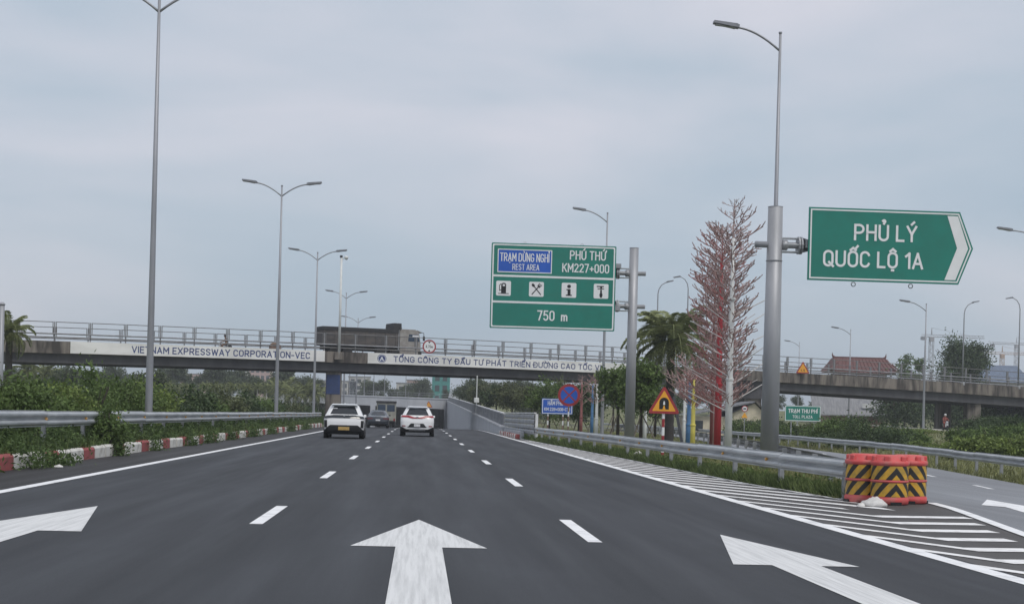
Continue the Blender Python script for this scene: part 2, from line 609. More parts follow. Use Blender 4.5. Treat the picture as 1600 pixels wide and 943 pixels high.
def _o(w, h=1.0):
    r = w / 2
    return [(w, h - r)] + arc(r, h - r, r, r, 0, 180, 10)[1:] + arc(r, r, r, r, 180, 360, 10) + [(w, h - r)]


def _c(w):
    r = w / 2
    return arc(r, 1 - r, r, r, 15, 180, 8) + arc(r, r, r, r, 180, 345, 8)


_bowl = [(0, 1), (.26, 1)] + arc(.26, .73, .27, .27, 90, -90, 8) + [(0, .46)]
_S = arc(.25, .745, .25, .255, 20, 180, 7) + [(.04, .62), (.46, .40)] + arc(.25, .26, .25, .26, 20, -160, 8)
GLYPH = {
    'A': (.58, [[(0, 0), (.29, 1), (.58, 0)], [(.10, .30), (.48, .30)]]),
    'B': (.52, [[(0, 0), (0, 1), (.24, 1)] + arc(.24, .76, .24, .24, 90, -90, 6) + [(0, .52)], [(.24, .52)] + arc(.26, .26, .27, .26, 90, -90, 6) + [(0, 0)]]),
    'C': (.52, [_c(.52)]),
    'D': (.54, [[(0, 0), (0, 1), (.22, 1)] + arc(.22, .68, .32, .32, 90, 0, 5) + arc(.22, .32, .32, .32, 0, -90, 5) + [(0, 0)]]),
    'E': (.44, [[(.44, 1), (0, 1), (0, 0), (.44, 0)], [(0, .52), (.38, .52)]]),
    'F': (.44, [[(.44, 1), (0, 1), (0, 0)], [(0, .52), (.38, .52)]]),
    'G': (.54, [arc(.27, .73, .27, .27, 20, 180, 8) + arc(.27, .27, .27, .27, 180, 360, 8) + [(.54, .46), (.30, .46)]]),
    'H': (.54, [[(0, 0), (0, 1)], [(.54, 0), (.54, 1)], [(0, .52), (.54, .52)]]),
    'I': (.0, [[(0, 0), (0, 1)]]),
    'K': (.54, [[(0, 0), (0, 1)], [(.52, 1), (.02, .42)], [(.18, .60), (.54, 0)]]),
    'L': (.42, [[(0, 1), (0, 0), (.42, 0)]]),
    'M': (.66, [[(0, 0), (0, 1), (.33, .34), (.66, 1), (.66, 0)]]),
    'N': (.54, [[(0, 0), (0, 1), (.54, 0), (.54, 1)]]),
    'O': (.54, [_o(.54)]),
    'P': (.53, [[(0, 0)] + _bowl]),
    'Q': (.54, [_o(.54), [(.32, .24), (.58, -.04)]]),
    'R': (.54, [[(0, 0)] + _bowl, [(.24, .46), (.54, 0)]]),
    'S': (.50, [_S]),
    'T': (.52, [[(0, 1), (.52, 1)], [(.26, 1), (.26, 0)]]),
    'U': (.54, [[(0, 1)] + arc(.27, .27, .27, .27, 180, 360, 9) + [(.54, 1)]]),
    'V': (.58, [[(0, 1), (.29, 0), (.58, 1)]]),
    'W': (.82, [[(0, 1), (.2, 0), (.41, .9), (.62, 0), (.82, 1)]]),
    'X': (.56, [[(0, 0), (.56, 1)], [(0, 1), (.56, 0)]]),
    'Y': (.56, [[(0, 1), (.28, .46), (.56, 1)], [(.28, .46), (.28, 0)]]),
    'Z': (.50, [[(0, 1), (.50, 1), (0, 0), (.50, 0)]]),
    '0': (.48, [_o(.48)]),
    '1': (.22, [[(0, .80), (.22, 1), (.22, 0)]]),
    '2': (.48, [arc(.24, .74, .24, .26, 165, -20, 8) + [(.0, .02), (.50, .02)]]),
    '4': (.52, [[(.36, 0), (.36, 1), (0, .28), (.52, .28)]]),
    '5': (.48, [[(.44, 1), (.06, 1), (.03, .54)] + arc(.23, .31, .25, .31, 110, -150, 10)]),
    '8': (.48, [_o(.48), [(.0, .52), (.48, .52)]]),
    '7': (.48, [[(0, 1), (.48, 1), (.16, 0)]]),
    '+': (.44, [[(0, .42), (.44, .42)], [(.22, .20), (.22, .64)]]),
    '-': (.28, [[(0, .42), (.28, .42)]]),
    ',': (.06, [[(.06, .06), (0, -.14)]]),
    'm': (.66, [[(0, 0), (0, .58)], [(0, .40)] + arc(.165, .40, .165, .18, 180, 0, 6) + [(.33, 0)], [(.33, .40)] + arc(.495, .40, .165, .18, 180, 0, 6) + [(.66, 0)]]),
}
TONE = {'acute': [[(-.02, 1.15), (.13, 1.31)]], 'grave': [[(.02, 1.15), (-.13, 1.31)]],
        'hook': [arc(0, 1.31, .075, .075, 160, -60, 6) + [(0, 1.15)]], 'dot': [[(-.045, -.20), (.045, -.20)]],
        'hat': [[(-.17, 1.12), (0, 1.27), (.17, 1.12)]], 'horn': [[(.27, .96), (.40, 1.02), (.41, 1.16)]],
        'bar': [[(-.40, .52), (-.02, .52)]], 'acute2': [[(.16, 1.24), (.29, 1.40)]], 'hook2': [arc(.22, 1.40, .07, .07, 160, -60, 6) + [(.22, 1.26)]],
        'grave2': [[(.30, 1.22), (.16, 1.38)]]}
VN = {'Ạ': ('A', ['dot']), 'Ừ': ('U', ['horn', 'grave']), 'Ỉ': ('I', ['hook']), 'Ú': ('U', ['acute']), 'Ứ': ('U', ['horn', 'acute']),
      'Ủ': ('U', ['hook']), 'Ý': ('Y', ['acute']), 'Ố': ('O', ['hat', 'acute2']), 'Ộ': ('O', ['hat', 'dot']), 'Ổ': ('O', ['hat', 'hook2']),
      'Ô': ('O', ['hat']), 'Đ': ('D', ['bar']), 'Ầ': ('A', ['hat', 'grave2']), 'Ư': ('U', ['horn']), 'Á': ('A', ['acute']),
      'Ể': ('E', ['hat', 'hook2']), 'Ờ': ('O', ['horn', 'grave']), 'Í': ('I', ['acute']), 'Ă': ('A', ['hat'])}


def ribbon(b, pts, t, y):
    """flat mitred ribbon of width t along pts (x,z) at depth y; split at sharp corners; pieces at slightly different depths"""
    P = [Vector(p) for p in pts]
    runs, cur = [], [P[0]]
    for i in range(1, len(P)):
        cur.append(P[i])
        if i < len(P) - 1 and (P[i] - P[i - 1]).normalized().dot((P[i + 1] - P[i]).normalized()) < .35:
            runs.append(cur)
            cur = [P[i]]
    runs.append(cur)
    for r_, P in enumerate(runs):
        n = len(P)
        closed = len(runs) == 1 and (P[0] - P[-1]).length < 1e-5
        L_, R_ = [], []
        for i in range(n):
            d0 = (P[i] - P[i - 1]).normalized() if i > 0 else ((P[0] - P[n - 2]).normalized() if closed else None)
            d1 = (P[i + 1] - P[i]).normalized() if i < n - 1 else ((P[1] - P[0]).normalized() if closed else None)
            d0 = d0 or d1
            d1 = d1 or d0
            n0, n1 = Vector((-d0.y, d0.x)), Vector((-d1.y, d1.x))
            m = (n0 + n1).normalized()
            k = min(1.0 / max(.5, m.dot(n0)), 1.6)
            L_.append(P[i] + m * (t / 2 * k))
            R_.append(P[i] - m * (t / 2 * k))
        if not closed:
            e0, e1 = (P[1] - P[0]).normalized() * (t * .45), (P[-1] - P[-2]).normalized() * (t * .45)
            L_[0] -= e0
            R_[0] -= e0
            L_[-1] += e1
            R_[-1] += e1
        k = len(b.v)
        yy_ = [y - .0022 * r_ - (0 if closed else .0018 * i / max(1, n - 1)) for i in range(n)]
        b.v += [(q.x, yy_[i], q.y) for i, q in enumerate(L_)] + [(q.x, yy_[i], q.y) for i, q in enumerate(R_)]
        for i in range(n - 1):
            b.f.append((k + n + i, k + n + i + 1, k + i + 1, k + i))


def letter_meshes(s, width, cap, weight=.17, gap=.27):
    """[(x of the letter's centre, mesh)] for a line of lettering `width` wide with capitals `cap` high, centred on 0,0"""
    adv, x = [], 0.0
    for ch in s:
        if ch == ' ':
            x += .34
            continue
        base = VN.get(ch, (ch, []))[0]
        w = GLYPH[base][0]
        adv.append((ch, base, x, w))
        x += w + gap
    tot = adv[-1][2] + adv[-1][3] + weight
    kx = width / tot
    res = []
    for ch, base, x0, w in adv:
        cxm = x0 + w / 2
        b = MB()
        strokes = [[(p[0] - w / 2, p[1]) for p in st] for st in GLYPH[base][1]]
        for tn in VN.get(ch, ('', []))[1]:
            strokes += TONE[tn]
        t = weight * min(kx, cap * 1.1)
        for i, st in enumerate(strokes):
            ribbon(b, [(p[0] * kx, (p[1] - .5) * cap) for p in st], t, -.0060 * i)
        res.append(((cxm + weight / 2 - tot / 2) * kx, b.mesh('letter')))
    return res


def write(s, width, cap, x, y, z, m, parent, weight=.17, gap=.27):
    for u, me in letter_meshes(s, width, cap, weight, gap):
        link('letter', me, m, parent, (x + u, y, z))

# ---------------------------------------------------------------- terrain and roads


def sm(t):
    t = min(1.0, max(0.0, t))
    return t * t * (3 - 2 * t)


def lerp_tab(tab, y):
    ys = [t[0] for t in tab]
    return float(np.interp(y, ys, [t[1] for t in tab]))


RAMP_L = [(-40, 5.3), (7, 5.3), (18.6, 7.46), (23.4, 8.4), (38, 10.3), (60, 13.6), (90, 17.5), (130, 21.0), (180, 23.5), (260, 24)]
RAMP_R = [(-40, 4.3), (0, 10.6), (45.7, 18.2), (72, 22.5), (113, 26.0), (180, 29.5), (260, 30)]
GORE_IN = [(25.7, 7.34), (31, 6.9), (51.7, 6.55), (82, 5.75), (100, 5.30)]
X_L, X_R, X_KERB = -6.0, 5.15, -7.80
PORTAL_Y = 300.0
TR_L, TR_R = -22.2, 5.45


def rz(y):
    return -1.75 * sm((y - 110) / 190.0)


def ramp_frac(x, y):
    a, b = lerp_tab(RAMP_L, y), lerp_tab(RAMP_R, y)
    return min(1.0, max(0.0, (x - a) / max(.5, b - a)))


def T(x, y):
    """height of the natural ground"""
    plate = -1.0 + 4.7 * sm((y - 245) / 60.0)
    # inside the cutting
    in_r = TR_L < x < TR_R + .15
    if in_r and y < 372:
        if x > -8.0:
            return rz(y) - 0.08
        k = sm((y - 128) / 14.0)
        return (1 - k) * 0.20 + k * (rz(y) - 0.08)
    if x <= TR_L:
        rise = 2.6 * sm((y - 120) / 170.0) * sm((x + 60) / 36.0)
        return max(0.20 + rise, plate)
    if x < TR_R + .15:
        return 3.7
    side = 3.4 * sm((y - 98) / 200.0) * (1 - sm((x - 11) / 8.0))
    z = -0.30 * ramp_frac(x, y) - 0.06
    d = x - lerp_tab(RAMP_R, y) - 1.4
    if d > 0:
        z += 1.25 * sm(d / 16.0)
    return max(z + side, plate - .02)


xs = [-2600, -1500, -900, -520, -300, -180, -110, -80, -62, -50, -42, -36, -30, -26, -23.5, TR_L - .02, TR_L + .3, -18, -14, -11, -9, -8.02, -7.9, -6.5, -3, 0, 3, TR_R - .3, TR_R + .1, TR_R + .32]
xs += [6, 6.6, 7.2] + list(np.arange(8, 32, 1.0)) + [33, 34.5, 36, 38, 40, 43, 47, 52, 58, 66, 76, 90, 110, 140, 190, 260, 360, 520, 900, 1500, 2600]
ys = [-120, -60] + list(np.arange(-36, 150, 3.0)) + list(np.arange(150, 372, 6.0)) + [371.9, 372.5, 390, 430, 500, 620, 800, 1100, 1600, 2400, 3200]
ys = sorted(set(float(v) for v in ys))
gv = [(x, y, T(x, y)) for y in ys for x in xs]
nx_ = len(xs)
gf = [(j * nx_ + i, j * nx_ + i + 1, (j + 1) * nx_ + i + 1, (j + 1) * nx_ + i) for j in range(len(ys) - 1) for i in range(nx_ - 1)]
ground = MB().add(gv, gf).build('ground', 'earth_grass', smooth=True)
tag(ground, kind='structure')


def strip(name, m, ya, yb, fl, fr, dz, step=4.0, parent=None, nx=2, zf=None):
    n = max(2, int((yb - ya) / step) + 1)
    v, f = [], []
    for i in range(n):
        y = ya + (yb - ya) * i / (n - 1)
        a, b = fl(y), fr(y)
        for k in range(nx):
            x = a + (b - a) * k / (nx - 1)
            v.append((x, y, (rz(y) if zf is None else zf(x, y)) + dz))
    for i in range(n - 1):
        for k in range(nx - 1):
            q = i * nx + k
            f.append((q, q + 1, q + nx + 1, q + nx))
    o = MB().add(v, f).build(name, m, parent)
    if parent is None:
        tag(o, kind='structure')
    return o


shoulder = strip('road_shoulder', 'asphalt_shoulder', -36, 372, lambda y: X_KERB if y < 134 else TR_L + .3, lambda y: -5.8, 0.0)
road = strip('road', 'asphalt_main', -36, 372, lambda y: -6.15, lambda y: TR_R - .05 if y > 99 else 5.32, 0.004)
gore = strip('gore_pavement', 'asphalt_gore', 4, 100, lambda y: 5.25, lambda y: lerp_tab(RAMP_L, y) + .12 if y < 27 else lerp_tab(GORE_IN, y) + .06, -0.002, 1.5, zf=lambda x, y: 0.0)
ramp = strip('ramp_road', 'asphalt_ramp', 8, 260, lambda y: lerp_tab(RAMP_L, y), lambda y: lerp_tab(RAMP_R, y) - .5, 0.004, 2.0, nx=5, zf=lambda x, y: -0.30 * ramp_frac(x, y))

# painted markings: parts of the road they are painted on
strip('edge_line', 'paint_white', -20, 300, lambda y: X_L - .1, lambda y: X_L + .1, 0.009, parent=road)
strip('edge_line', 'paint_white', -20, 300, lambda y: X_R - .1, lambda y: X_R + .1, 0.009, parent=road)
for cx_, c0 in ((-1.80, 18.8 - 24), (1.86, 17.3 - 24)):
    for k in range(22):
        y = c0 + 12 * k
        strip('lane_dash', 'paint_white', y - 1.65, y + 1.65, lambda t, c=cx_: c - .075, lambda t, c=cx_: c + .075, 0.009, 1.65, parent=road)


def arrow(tip, half, head, shaft, length, parent, m='paint_worn', ang=0.0, z=0.009):
    p = [(0, 0), (half, -head), (shaft, -head), (shaft, -length), (-shaft, -length), (-shaft, -head), (-half, -head)]
    c, s_ = math.cos(ang), math.sin(ang)
    v = [(tip[0] + x * c + y * s_, tip[1] - x * s_ + y * c, z) for x, y in p]
    if parent is ramp:
        v = [(x, y, -.3 * ramp_frac(x, y) + .012) for x, y, _ in v]
    return MB().add(v, [(0, 6, 1), (2, 5, 4, 3), (1, 6, 5, 2)]).build('painted_arrow', m, parent)


arrow((0.03, 18.4), .66, 3.75, .225, 13.0, road)
arrow((-4.06, 19.6), .66, 3.95, .225, 13.0, road)
arrow((3.45, 17.05), .58, 3.5, .225, 12.0, road)
arrow((10.97, 28.6), .62, 3.0, .22, 9.0, ramp, 'paint_white', R(11), 0.0)

# hatched gore
for k in range(40):
    y0 = 13.9 + 1.75 * k
    if y0 > 80:
        break
    v = []
    yr_ = lerp_tab(RAMP_L, y0)
    if y0 < 27.0:
        # chevron: steep leg from the edge line, flat leg to the ramp line
        x0, xe = 5.26, lerp_tab(RAMP_L, y0 - 3.0) - .1
        xm = x0 + (xe - x0) * .48
        pts = [(x0, y0), (xm, y0 - 2.55 * (xm - x0)), (xe, y0 - 2.55 * (xm - x0) + .10 * (xe - xm))]
        if y0 > 24.5:
            pts = [pts[0], (x0 + 1.3, y0 - 2.55 * 1.3)]
    else:
        xe = lerp_tab(GORE_IN, y0) - .05
        k_ = 0
        for _ in range(4):
            xe = lerp_tab(GORE_IN, y0 - 2.4 * (xe - 5.26)) - .05
        pts = [(5.26, y0), (xe, y0 - 2.4 * (xe - 5.26))]
    w = .22 if y0 < 27 else .33
    for (x, y) in pts:
        v += [(x, y - w, .005), (x, y + w, .005)]
    MB().add(v, [(2 * i, 2 * i + 2, 2 * i + 3, 2 * i + 1) for i in range(len(pts) - 1)]).build('hatch_stripe', 'gore_paint', gore)
strip('gore_line', 'gore_paint', 25.7, 96, lambda y: lerp_tab(GORE_IN, y) - .10, lambda y: lerp_tab(GORE_IN, y) + .03, 0.005, 2, parent=gore, zf=lambda x, y: 0)
strip('ramp_edge_line', 'paint_white', 9, 25.2, lambda y: lerp_tab(RAMP_L, y) - .02, lambda y: lerp_tab(RAMP_L, y) + .16, 0.0095, 1.5, parent=ramp, zf=lambda x, y: 0)
for (x, y) in ((12.9, 30.0), (14.0, 36.8), (15.3, 44.6), (16.7, 52.6), (18.3, 62), (19.8, 73)):
    c, s_ = math.cos(R(10)), math.sin(R(10))
    q = [(-.075, -1.1), (.075, -1.1), (.075, 1.1), (-.075, 1.1)]
    v = [(x + a * c + b * s_, y - a * s_ + b * c) for a, b in q]
    MB().add([(p[0], p[1], -.3 * ramp_frac(*p) + .010) for p in v], [(0, 1, 2, 3)]).build('lane_dash', 'paint_white', ramp)

# kerbs of separate red and white stones
rnd = random.Random(4)


def kerb(name, x, y0, n, length, h, pattern, side, label):
    k = empty(name, (x, y0, 0), label=label, cat='kerb', kind='structure')
    ms = {}
    for c in ('kerb_white', 'kerb_red'):
        b = MB()
        s_ = side
        pr = [(0, -.06), (0, h - .05), (s_ * .04, h), (s_ * .20, h), (s_ * .20, -.06)]
        b.loft([[(p[0], yy, p[1]) for p in pr] for yy in (0.012, length - .012)])
        ms[c] = b.mesh('kerb_stone')
        ms[c].materials.append(MATS[c])
    for i in range(n):
        c = 'kerb_white' if pattern[i % len(pattern)] == 'W' else 'kerb_red'
        yy = y0 + i * length
        o = link('kerb_stone', ms[c], None, k, (rnd.uniform(-.015, .015), i * length, rz(yy) + rnd.uniform(-.02, .015)),
                 (rnd.uniform(-.006, .006), rnd.uniform(-.03, .03), rnd.uniform(-.006, .006)))
    return k


kerb('kerb', X_KERB, 28.6 - 3 * 1.23 * 5, 92, 1.23, .29, 'RWW', -1, 'red and white painted kerb along the overgrown median')
kerb('kerb', 5.40, 84, 18, 1.0, .25, 'RW', 1, 'short red and white kerb where the concrete wall begins')

# ---------------------------------------------------------------- guard rails
WB = [(0, 0), (.0, .02), (.075, .055), (.082, .085), (.075, .11), (.012, .145), (.012, .165), (.075, .20), (.082, .225), (.075, .255), (0, .29), (0, .31)]


def guardrail(name, pts, top, side, label, cat, seg=4.0, hs=1.0, reflect=None, step_post=2.0, zg=None, terminal=True, group=None, mate='galvanised'):
    """pts: plan polyline (x,y[,z ground]); top: height of beam top over the ground; side: +1 beam faces right of travel, -1 left"""
    P = [Vector((p[0], p[1], p[2] if len(p) > 2 else 0)) for p in pts]
    cum = [0.0]
    for a, b in zip(P, P[1:]):
        cum.append(cum[-1] + (b - a).length)

    def pos(s_):
        s_ = min(max(s_, 0), cum[-1])
        for i in range(len(P) - 1):
            if s_ <= cum[i + 1]:
                t = (s_ - cum[i]) / (cum[i + 1] - cum[i])
                return P[i].lerp(P[i + 1], t), (P[i + 1] - P[i]).normalized()
        return P[-1], (P[-1] - P[-2]).normalized()
    root = empty(name, P[0], label=label, cat=cat, group=group)
    r = random.Random(hash(label) % 1000 if False else len(label))
    zb = top - .31 * hs
    s0 = 0.0
    while s0 < cum[-1] - .3:
        s1 = min(s0 + seg, cum[-1])
        rings = []
        wob = r.uniform(-.012, .012)
        for q in np.linspace(s0 + .004, s1 - .004, 3):
            p, t = pos(q)
            nrm = Vector((t.y, -t.x, 0)) * side
            o_ = p - P[0]
            front = [o_ + nrm * d + Vector((0, 0, zb + h * hs + wob)) for d, h in WB]
            back = [o_ + nrm * (d - .012) + Vector((0, 0, zb + h * hs + wob)) for d, h in reversed(WB)]
            rings.append(front + back)
        MB().loft(rings).build('rail_beam', mate, root)
        s0 = s1
    pm = MB().box(-.045, .045, -.06, .06, -.5, top - .02)
    bm_ = pm.mesh('post')
    bm_.materials.append(MATS['galvanised_dull'])
    sp = MB().box(.02, .09, -.07, .07, top - .30 * hs, top - .03).mesh('spacer')
    sp.materials.append(MATS['galvanised_dull'])
    s0 = .6
    k = 0
    while s0 < cum[-1]:
        p, t = pos(s0)
        nrm = Vector((t.y, -t.x, 0)) * side
        ang = math.atan2(nrm.y, nrm.x)
        po = link('post', bm_, None, root, p - P[0] - nrm * .16, (0, 0, ang))
        link('spacer', sp, None, po)
        s0 += step_post
        k += 1
    if reflect:
        rm = MB().add([(.02, -.0, -.055), (.02, .0, .055), (.02, .05, 0), (.02, -.05, 0), (.05, 0, 0)], [(0, 2, 4), (2, 1, 4), (1, 3, 4), (3, 0, 4), (0, 3, 1, 2)]).mesh('reflector')
        rm.materials.append(MATS['amber'])
        s0 = reflect[0]
        while s0 < cum[-1]:
            p, t = pos(s0)
            nrm = Vector((t.y, -t.x, 0)) * side
            link('reflector', rm, None, root, p - P[0] + nrm * .03 + Vector((0, 0, zb + .155 * hs)), (0, 0, math.atan2(nrm.y, nrm.x) - R(40) * side))
            s0 += reflect[1]
    return root


guardrail('guard_rail', [(-8.25, 14, .0), (-8.25, 128, .0)], 1.13, 1, 'galvanised guard rail with amber reflectors on the overgrown median', 'guard rail', 4.0, 1.15, (4.0, 4.0), step_post=4.0)
guardrail('guard_rail', [(7.25, 25.2), (7.02, 31), (6.75, 50), (6.3, 70), (5.95, 92)], .72, -1, 'galvanised guard rail beside the hatched gore, ending at the red barrels', 'guard rail', 4.0, 1.05, (5.0, 4.0), step_post=4.0)
guardrail('guard_rail', [(8.15, 25.4), (10.2, 38), (13.4, 60), (17.2, 90), (20.6, 130), (23, 180)], .55, 1, 'guard rail on the ramp side of the grass island behind the barrels', 'guard rail', 4.0, 1.0, None, step_post=4.0, mate='rail_steel')
guardrail('guard_rail', [(x_, y_, -.30) for x_, y_ in ((10.8, 0), (18.3, 45.7), (22.7, 72), (26.2, 113), (29.8, 180), (30.4, 250))], .75, -1, 'guard rail along the far edge of the exit ramp', 'guard rail', 4.0, 1.0, None, step_post=4.0)
ep = MB().cbox(-.05, .05, -.05, .05, 0, .42, .02).build('rail_end_plate', 'galvanised', None)
ep.location = (7.30, 25.15, .34)
tag(ep, 'pale end plate of the guard rail touching the red barrels', 'end plate')

# ---------------------------------------------------------------- cutting, wing walls and underpass
under = empty('underpass', (0, PORTAL_Y, 0), label='pale concrete underpass portal at the end of the carriageway', cat='underpass')
WT = [(100, .50), (140, 1.15), (200, 2.15), (300, 3.75)]


def wall_strip(name, m, parent, org, x0, x1, ztop, zbot, y0, y1, n=24):
    rings = []
    for i in range(n + 1):
        y = y0 + (y1 - y0) * i / n
        rings.append([(x0 - org[0], y - org[1], zbot(y)), (x1 - org[0], y - org[1], zbot(y)), (x1 - org[0], y - org[1], ztop(y)), (x0 - org[0], y - org[1], ztop(y))])
    return MB().loft(rings).build(name, m, parent)


wing = empty('wing_wall', (TR_R, 100, 0), label='long pale retaining wall rising towards the underpass on the right', cat='wall')
wall_strip('wall_face', 'wall_pale', wing, (TR_R, 100), TR_R, TR_R + .4, lambda y: lerp_tab(WT, y), lambda y: rz(y) - .3, 100, PORTAL_Y, 40)
wall_strip('coping', 'wall_white', wing, (TR_R, 100), TR_R - .06, TR_R + .46, lambda y: lerp_tab(WT, y) + .09, lambda y: lerp_tab(WT, y) + .003, 100, PORTAL_Y, 40)
yy = 101.0
while yy < 298:                       # fence panels on the coping
    a, b = yy, min(yy + 3.9, 299.5)
    wall_strip('fence_panel', 'fence_grey', wing, (TR_R, 100), TR_R + .18, TR_R + .24, lambda y: lerp_tab(WT, y) + .86, lambda y: lerp_tab(WT, y) + .092, a, b, 1)
    wall_strip('top_rail', 'wall_white', wing, (TR_R, 100), TR_R + .13, TR_R + .29, lambda y: lerp_tab(WT, y) + .95, lambda y: lerp_tab(WT, y) + .863, a, b + .1, 1)
    yy += 4.0
wl_ = empty('wing_wall', (TR_L, 130, 0), label='pale retaining wall on the far left side of the cutting', cat='wall')
wall_strip('wall_face', 'wall_pale', wl_, (TR_L, 130), TR_L - .1, TR_L + .4, lambda y: T(TR_L - 1, y) + .35, lambda y: rz(y) - .3, 130, PORTAL_Y, 30)

# short steel screen between the guard rail and the wall
scr = empty('steel_screen', (5.6, 80, 0), label='grey corrugated steel screen with white top edge ahead of the wall', cat='screen')
for i in range(5):
    a = Vector((6.05 - .07 * i, 79 + 4.3 * i, 0)) - Vector((5.6, 80, 0))
    b = Vector((6.05 - .07 * (i + 1), 79 + 4.3 * (i + 1) - .03, 0)) - Vector((5.6, 80, 0))
    for k in range(4):
        z0, z1 = .30 + .28 * k, .30 + .28 * k + .25
        rings = []
        for p in (a, b):
            pr = [(0, z0), (-.05, z0 + .06), (-.05, z0 + .19), (0, z1), (.012, z1), (-.035, z0 + .19), (-.035, z0 + .06), (.012, z0)]
            rings.append([(p.x + d, p.y, z) for d, z in pr])
        MB().loft(rings).build('steel_beam', 'galvanised_dull', scr)
    MB().loft([[(p.x - .06, p.y, 1.42), (p.x + .07, p.y, 1.42), (p.x + .07, p.y, 1.49), (p.x - .06, p.y, 1.49)] for p in (a, b)]).build('top_edge', 'wall_white', scr)
    MB().box(a.x + .02, a.x + .16, a.y - .06, a.y + .06, -.3, 1.41).build('post', 'wall_white' if i == 0 else 'galvanised_dull', scr)
wall_strip('base_wall', 'wall_pale', scr, (5.6, 80), 5.62, 5.85, lambda y: .42, lambda y: -.2, 84, 100, 4)

# portal: headwall with two openings, roof slab, walls
def portal_pt(x):            # skewed head wall
    return PORTAL_Y - 1.2 * (TR_R - x)


for nm, m, xa_, xb_, z0, z1a, z1b in (('head_wall', 'wall_pale', TR_L, TR_R, None, None, None),):
    b = MB()
    def open_top(x):
        return 2.15 + .02 * (TR_R - x)
    X = [TR_L - 3, TR_L + .3, -9.1, -8.2, TR_R - .55, TR_R + 6]
    opens = [(X[1], X[2]), (X[3], X[4])]
    for xa2, xb2 in zip(X, X[1:]):
        op = (xa2, xb2) in opens
        v = []
        for dy in (0, .8):
            for x in (xa2, xb2):
                lo = open_top(x) if op else -2.2
                v += [(x, portal_pt(x) - PORTAL_Y + dy, lo), (x, portal_pt(x) - PORTAL_Y + dy, 4.05)]
        b.add(v, [(0, 2, 3, 1), (4, 5, 7, 6), (0, 1, 5, 4), (2, 6, 7, 3), (1, 3, 7, 5), (0, 4, 6, 2)])
    b.build(nm, m, under)
MB().add([(x, portal_pt(x) - PORTAL_Y + dy, z) for z in (4.055, 4.30) for x in (TR_L - 3, TR_R + 6) for dy in (-.15, .95)],
         [(0, 2, 3, 1), (4, 5, 7, 6), (0, 4, 6, 2), (1, 3, 7, 5), (0, 1, 5, 4), (2, 6, 7, 3)]).build('cornice', 'wall_pale', under)
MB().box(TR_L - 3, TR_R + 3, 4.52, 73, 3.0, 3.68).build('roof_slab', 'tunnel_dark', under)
MB().add([(x, y, z) for z in (2.75, 3.0) for (x, y) in ((TR_L, portal_pt(TR_L) - PORTAL_Y + .9), (TR_R, .9), (TR_R, 4.0), (TR_L, 4.0))], [(0, 1, 2, 3), (7, 6, 5, 4), (0, 4, 5, 1), (1, 5, 6, 2), (2, 6, 7, 3), (3, 7, 4, 0)]).build('ceiling_beam', 'tunnel_dark', under)
_sl = [(TR_L - 3, portal_pt(TR_L - 3) - PORTAL_Y + .82), (TR_R + 3, .82 + 3.6), (TR_R + 3, 4.5), (TR_L - 3, 4.5)]
MB().add([(x, y, z) for z in (3.02, 3.68) for x, y in _sl], [(0, 3, 2, 1), (4, 5, 6, 7), (0, 1, 5, 4), (1, 2, 6, 5), (2, 3, 7, 6), (3, 0, 4, 7)]).build('roof_slab', 'tunnel_dark', under)
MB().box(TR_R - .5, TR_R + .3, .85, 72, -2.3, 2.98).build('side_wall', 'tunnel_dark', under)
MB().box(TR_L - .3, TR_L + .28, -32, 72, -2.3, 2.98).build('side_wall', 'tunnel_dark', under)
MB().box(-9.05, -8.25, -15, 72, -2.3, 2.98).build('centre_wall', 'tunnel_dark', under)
MB().box(TR_L, TR_R, 71, 71.8, -2.3, 2.98).build('daylight_stop', 'tunnel_dark', under)  # added wall closing the far end, keeps daylight out so the interior stays dark
for i in range(17):
    x = TR_L - 2 + i * 2.0
    MB().box(x - .04, x + .04, portal_pt(x) - PORTAL_Y + .1, portal_pt(x) - PORTAL_Y + .18, 4.303, 5.2).build('railing_post', 'galvanised_dull', under)
for z in (4.75, 5.15):
    MB().tube([(x, portal_pt(x) - PORTAL_Y + .06, z) for x in (TR_L - 2, TR_R + 5)], .03, 6).build('handrail', 'galvanised_dull', under)
pp = at(697, 618, PORTAL_Y)
bl = MB().cbox(-.9, .9, -.5, .5, 0, 1.7, .1).build('gate_pillar', 'wall_pale')
bl.location = (TR_R + 1.2, PORTAL_Y - 1.4, 3.6)
tag(bl, 'square pale pillar at the top corner of the wing wall', 'pillar')

# ---------------------------------------------------------------- overpass bridge
BS = .38                                          # skew of the near face in plan: y = 147.9 + .38 x


def bline(px):
    k = (gx(px, 100.0)) / 100.0
    Y = 147.9 / (1 - BS * k)
    return Vector((k * Y, Y, 0))


BT = [(-160, 523.5, 559), (20, 531, 565.3), (108, 534.8, 568.3), (300, 540.2, 572.6), (520, 547.2, 578), (720, 556.8, 585.4), (930, 567, 594.5), (1100, 575.2, 603.5), (1250, 582.5, 613.5), (1400, 590.5, 620.5), (1590, 604, 633), (1760, 617, 647)]
bx_, bt_, bb_ = [], [], []
for px, t, b in BT:
    p = bline(px)
    bx_.append(p.x)
    bt_.append(at(px, t, p.y).z)
    bb_.append(at(px, b, p.y).z)
pt_ = np.polyfit(bx_, bt_, 4)
pb_ = np.polyfit(bx_, bb_, 4)


def btop(x):
    return float(np.polyval(pt_, x))


def bbot(x):
    return float(np.polyval(pb_, x))


def bmid(x):
    return bbot(x) + (btop(x) - bbot(x)) * .47


BN = Vector((-BS, 1, 0)).normalized()             # away from the camera
BORG = Vector((bline(524).x, bline(524).y, 0))
bridge = empty('overpass_bridge', BORG, label='low concrete road bridge crossing over the expressway', cat='bridge')


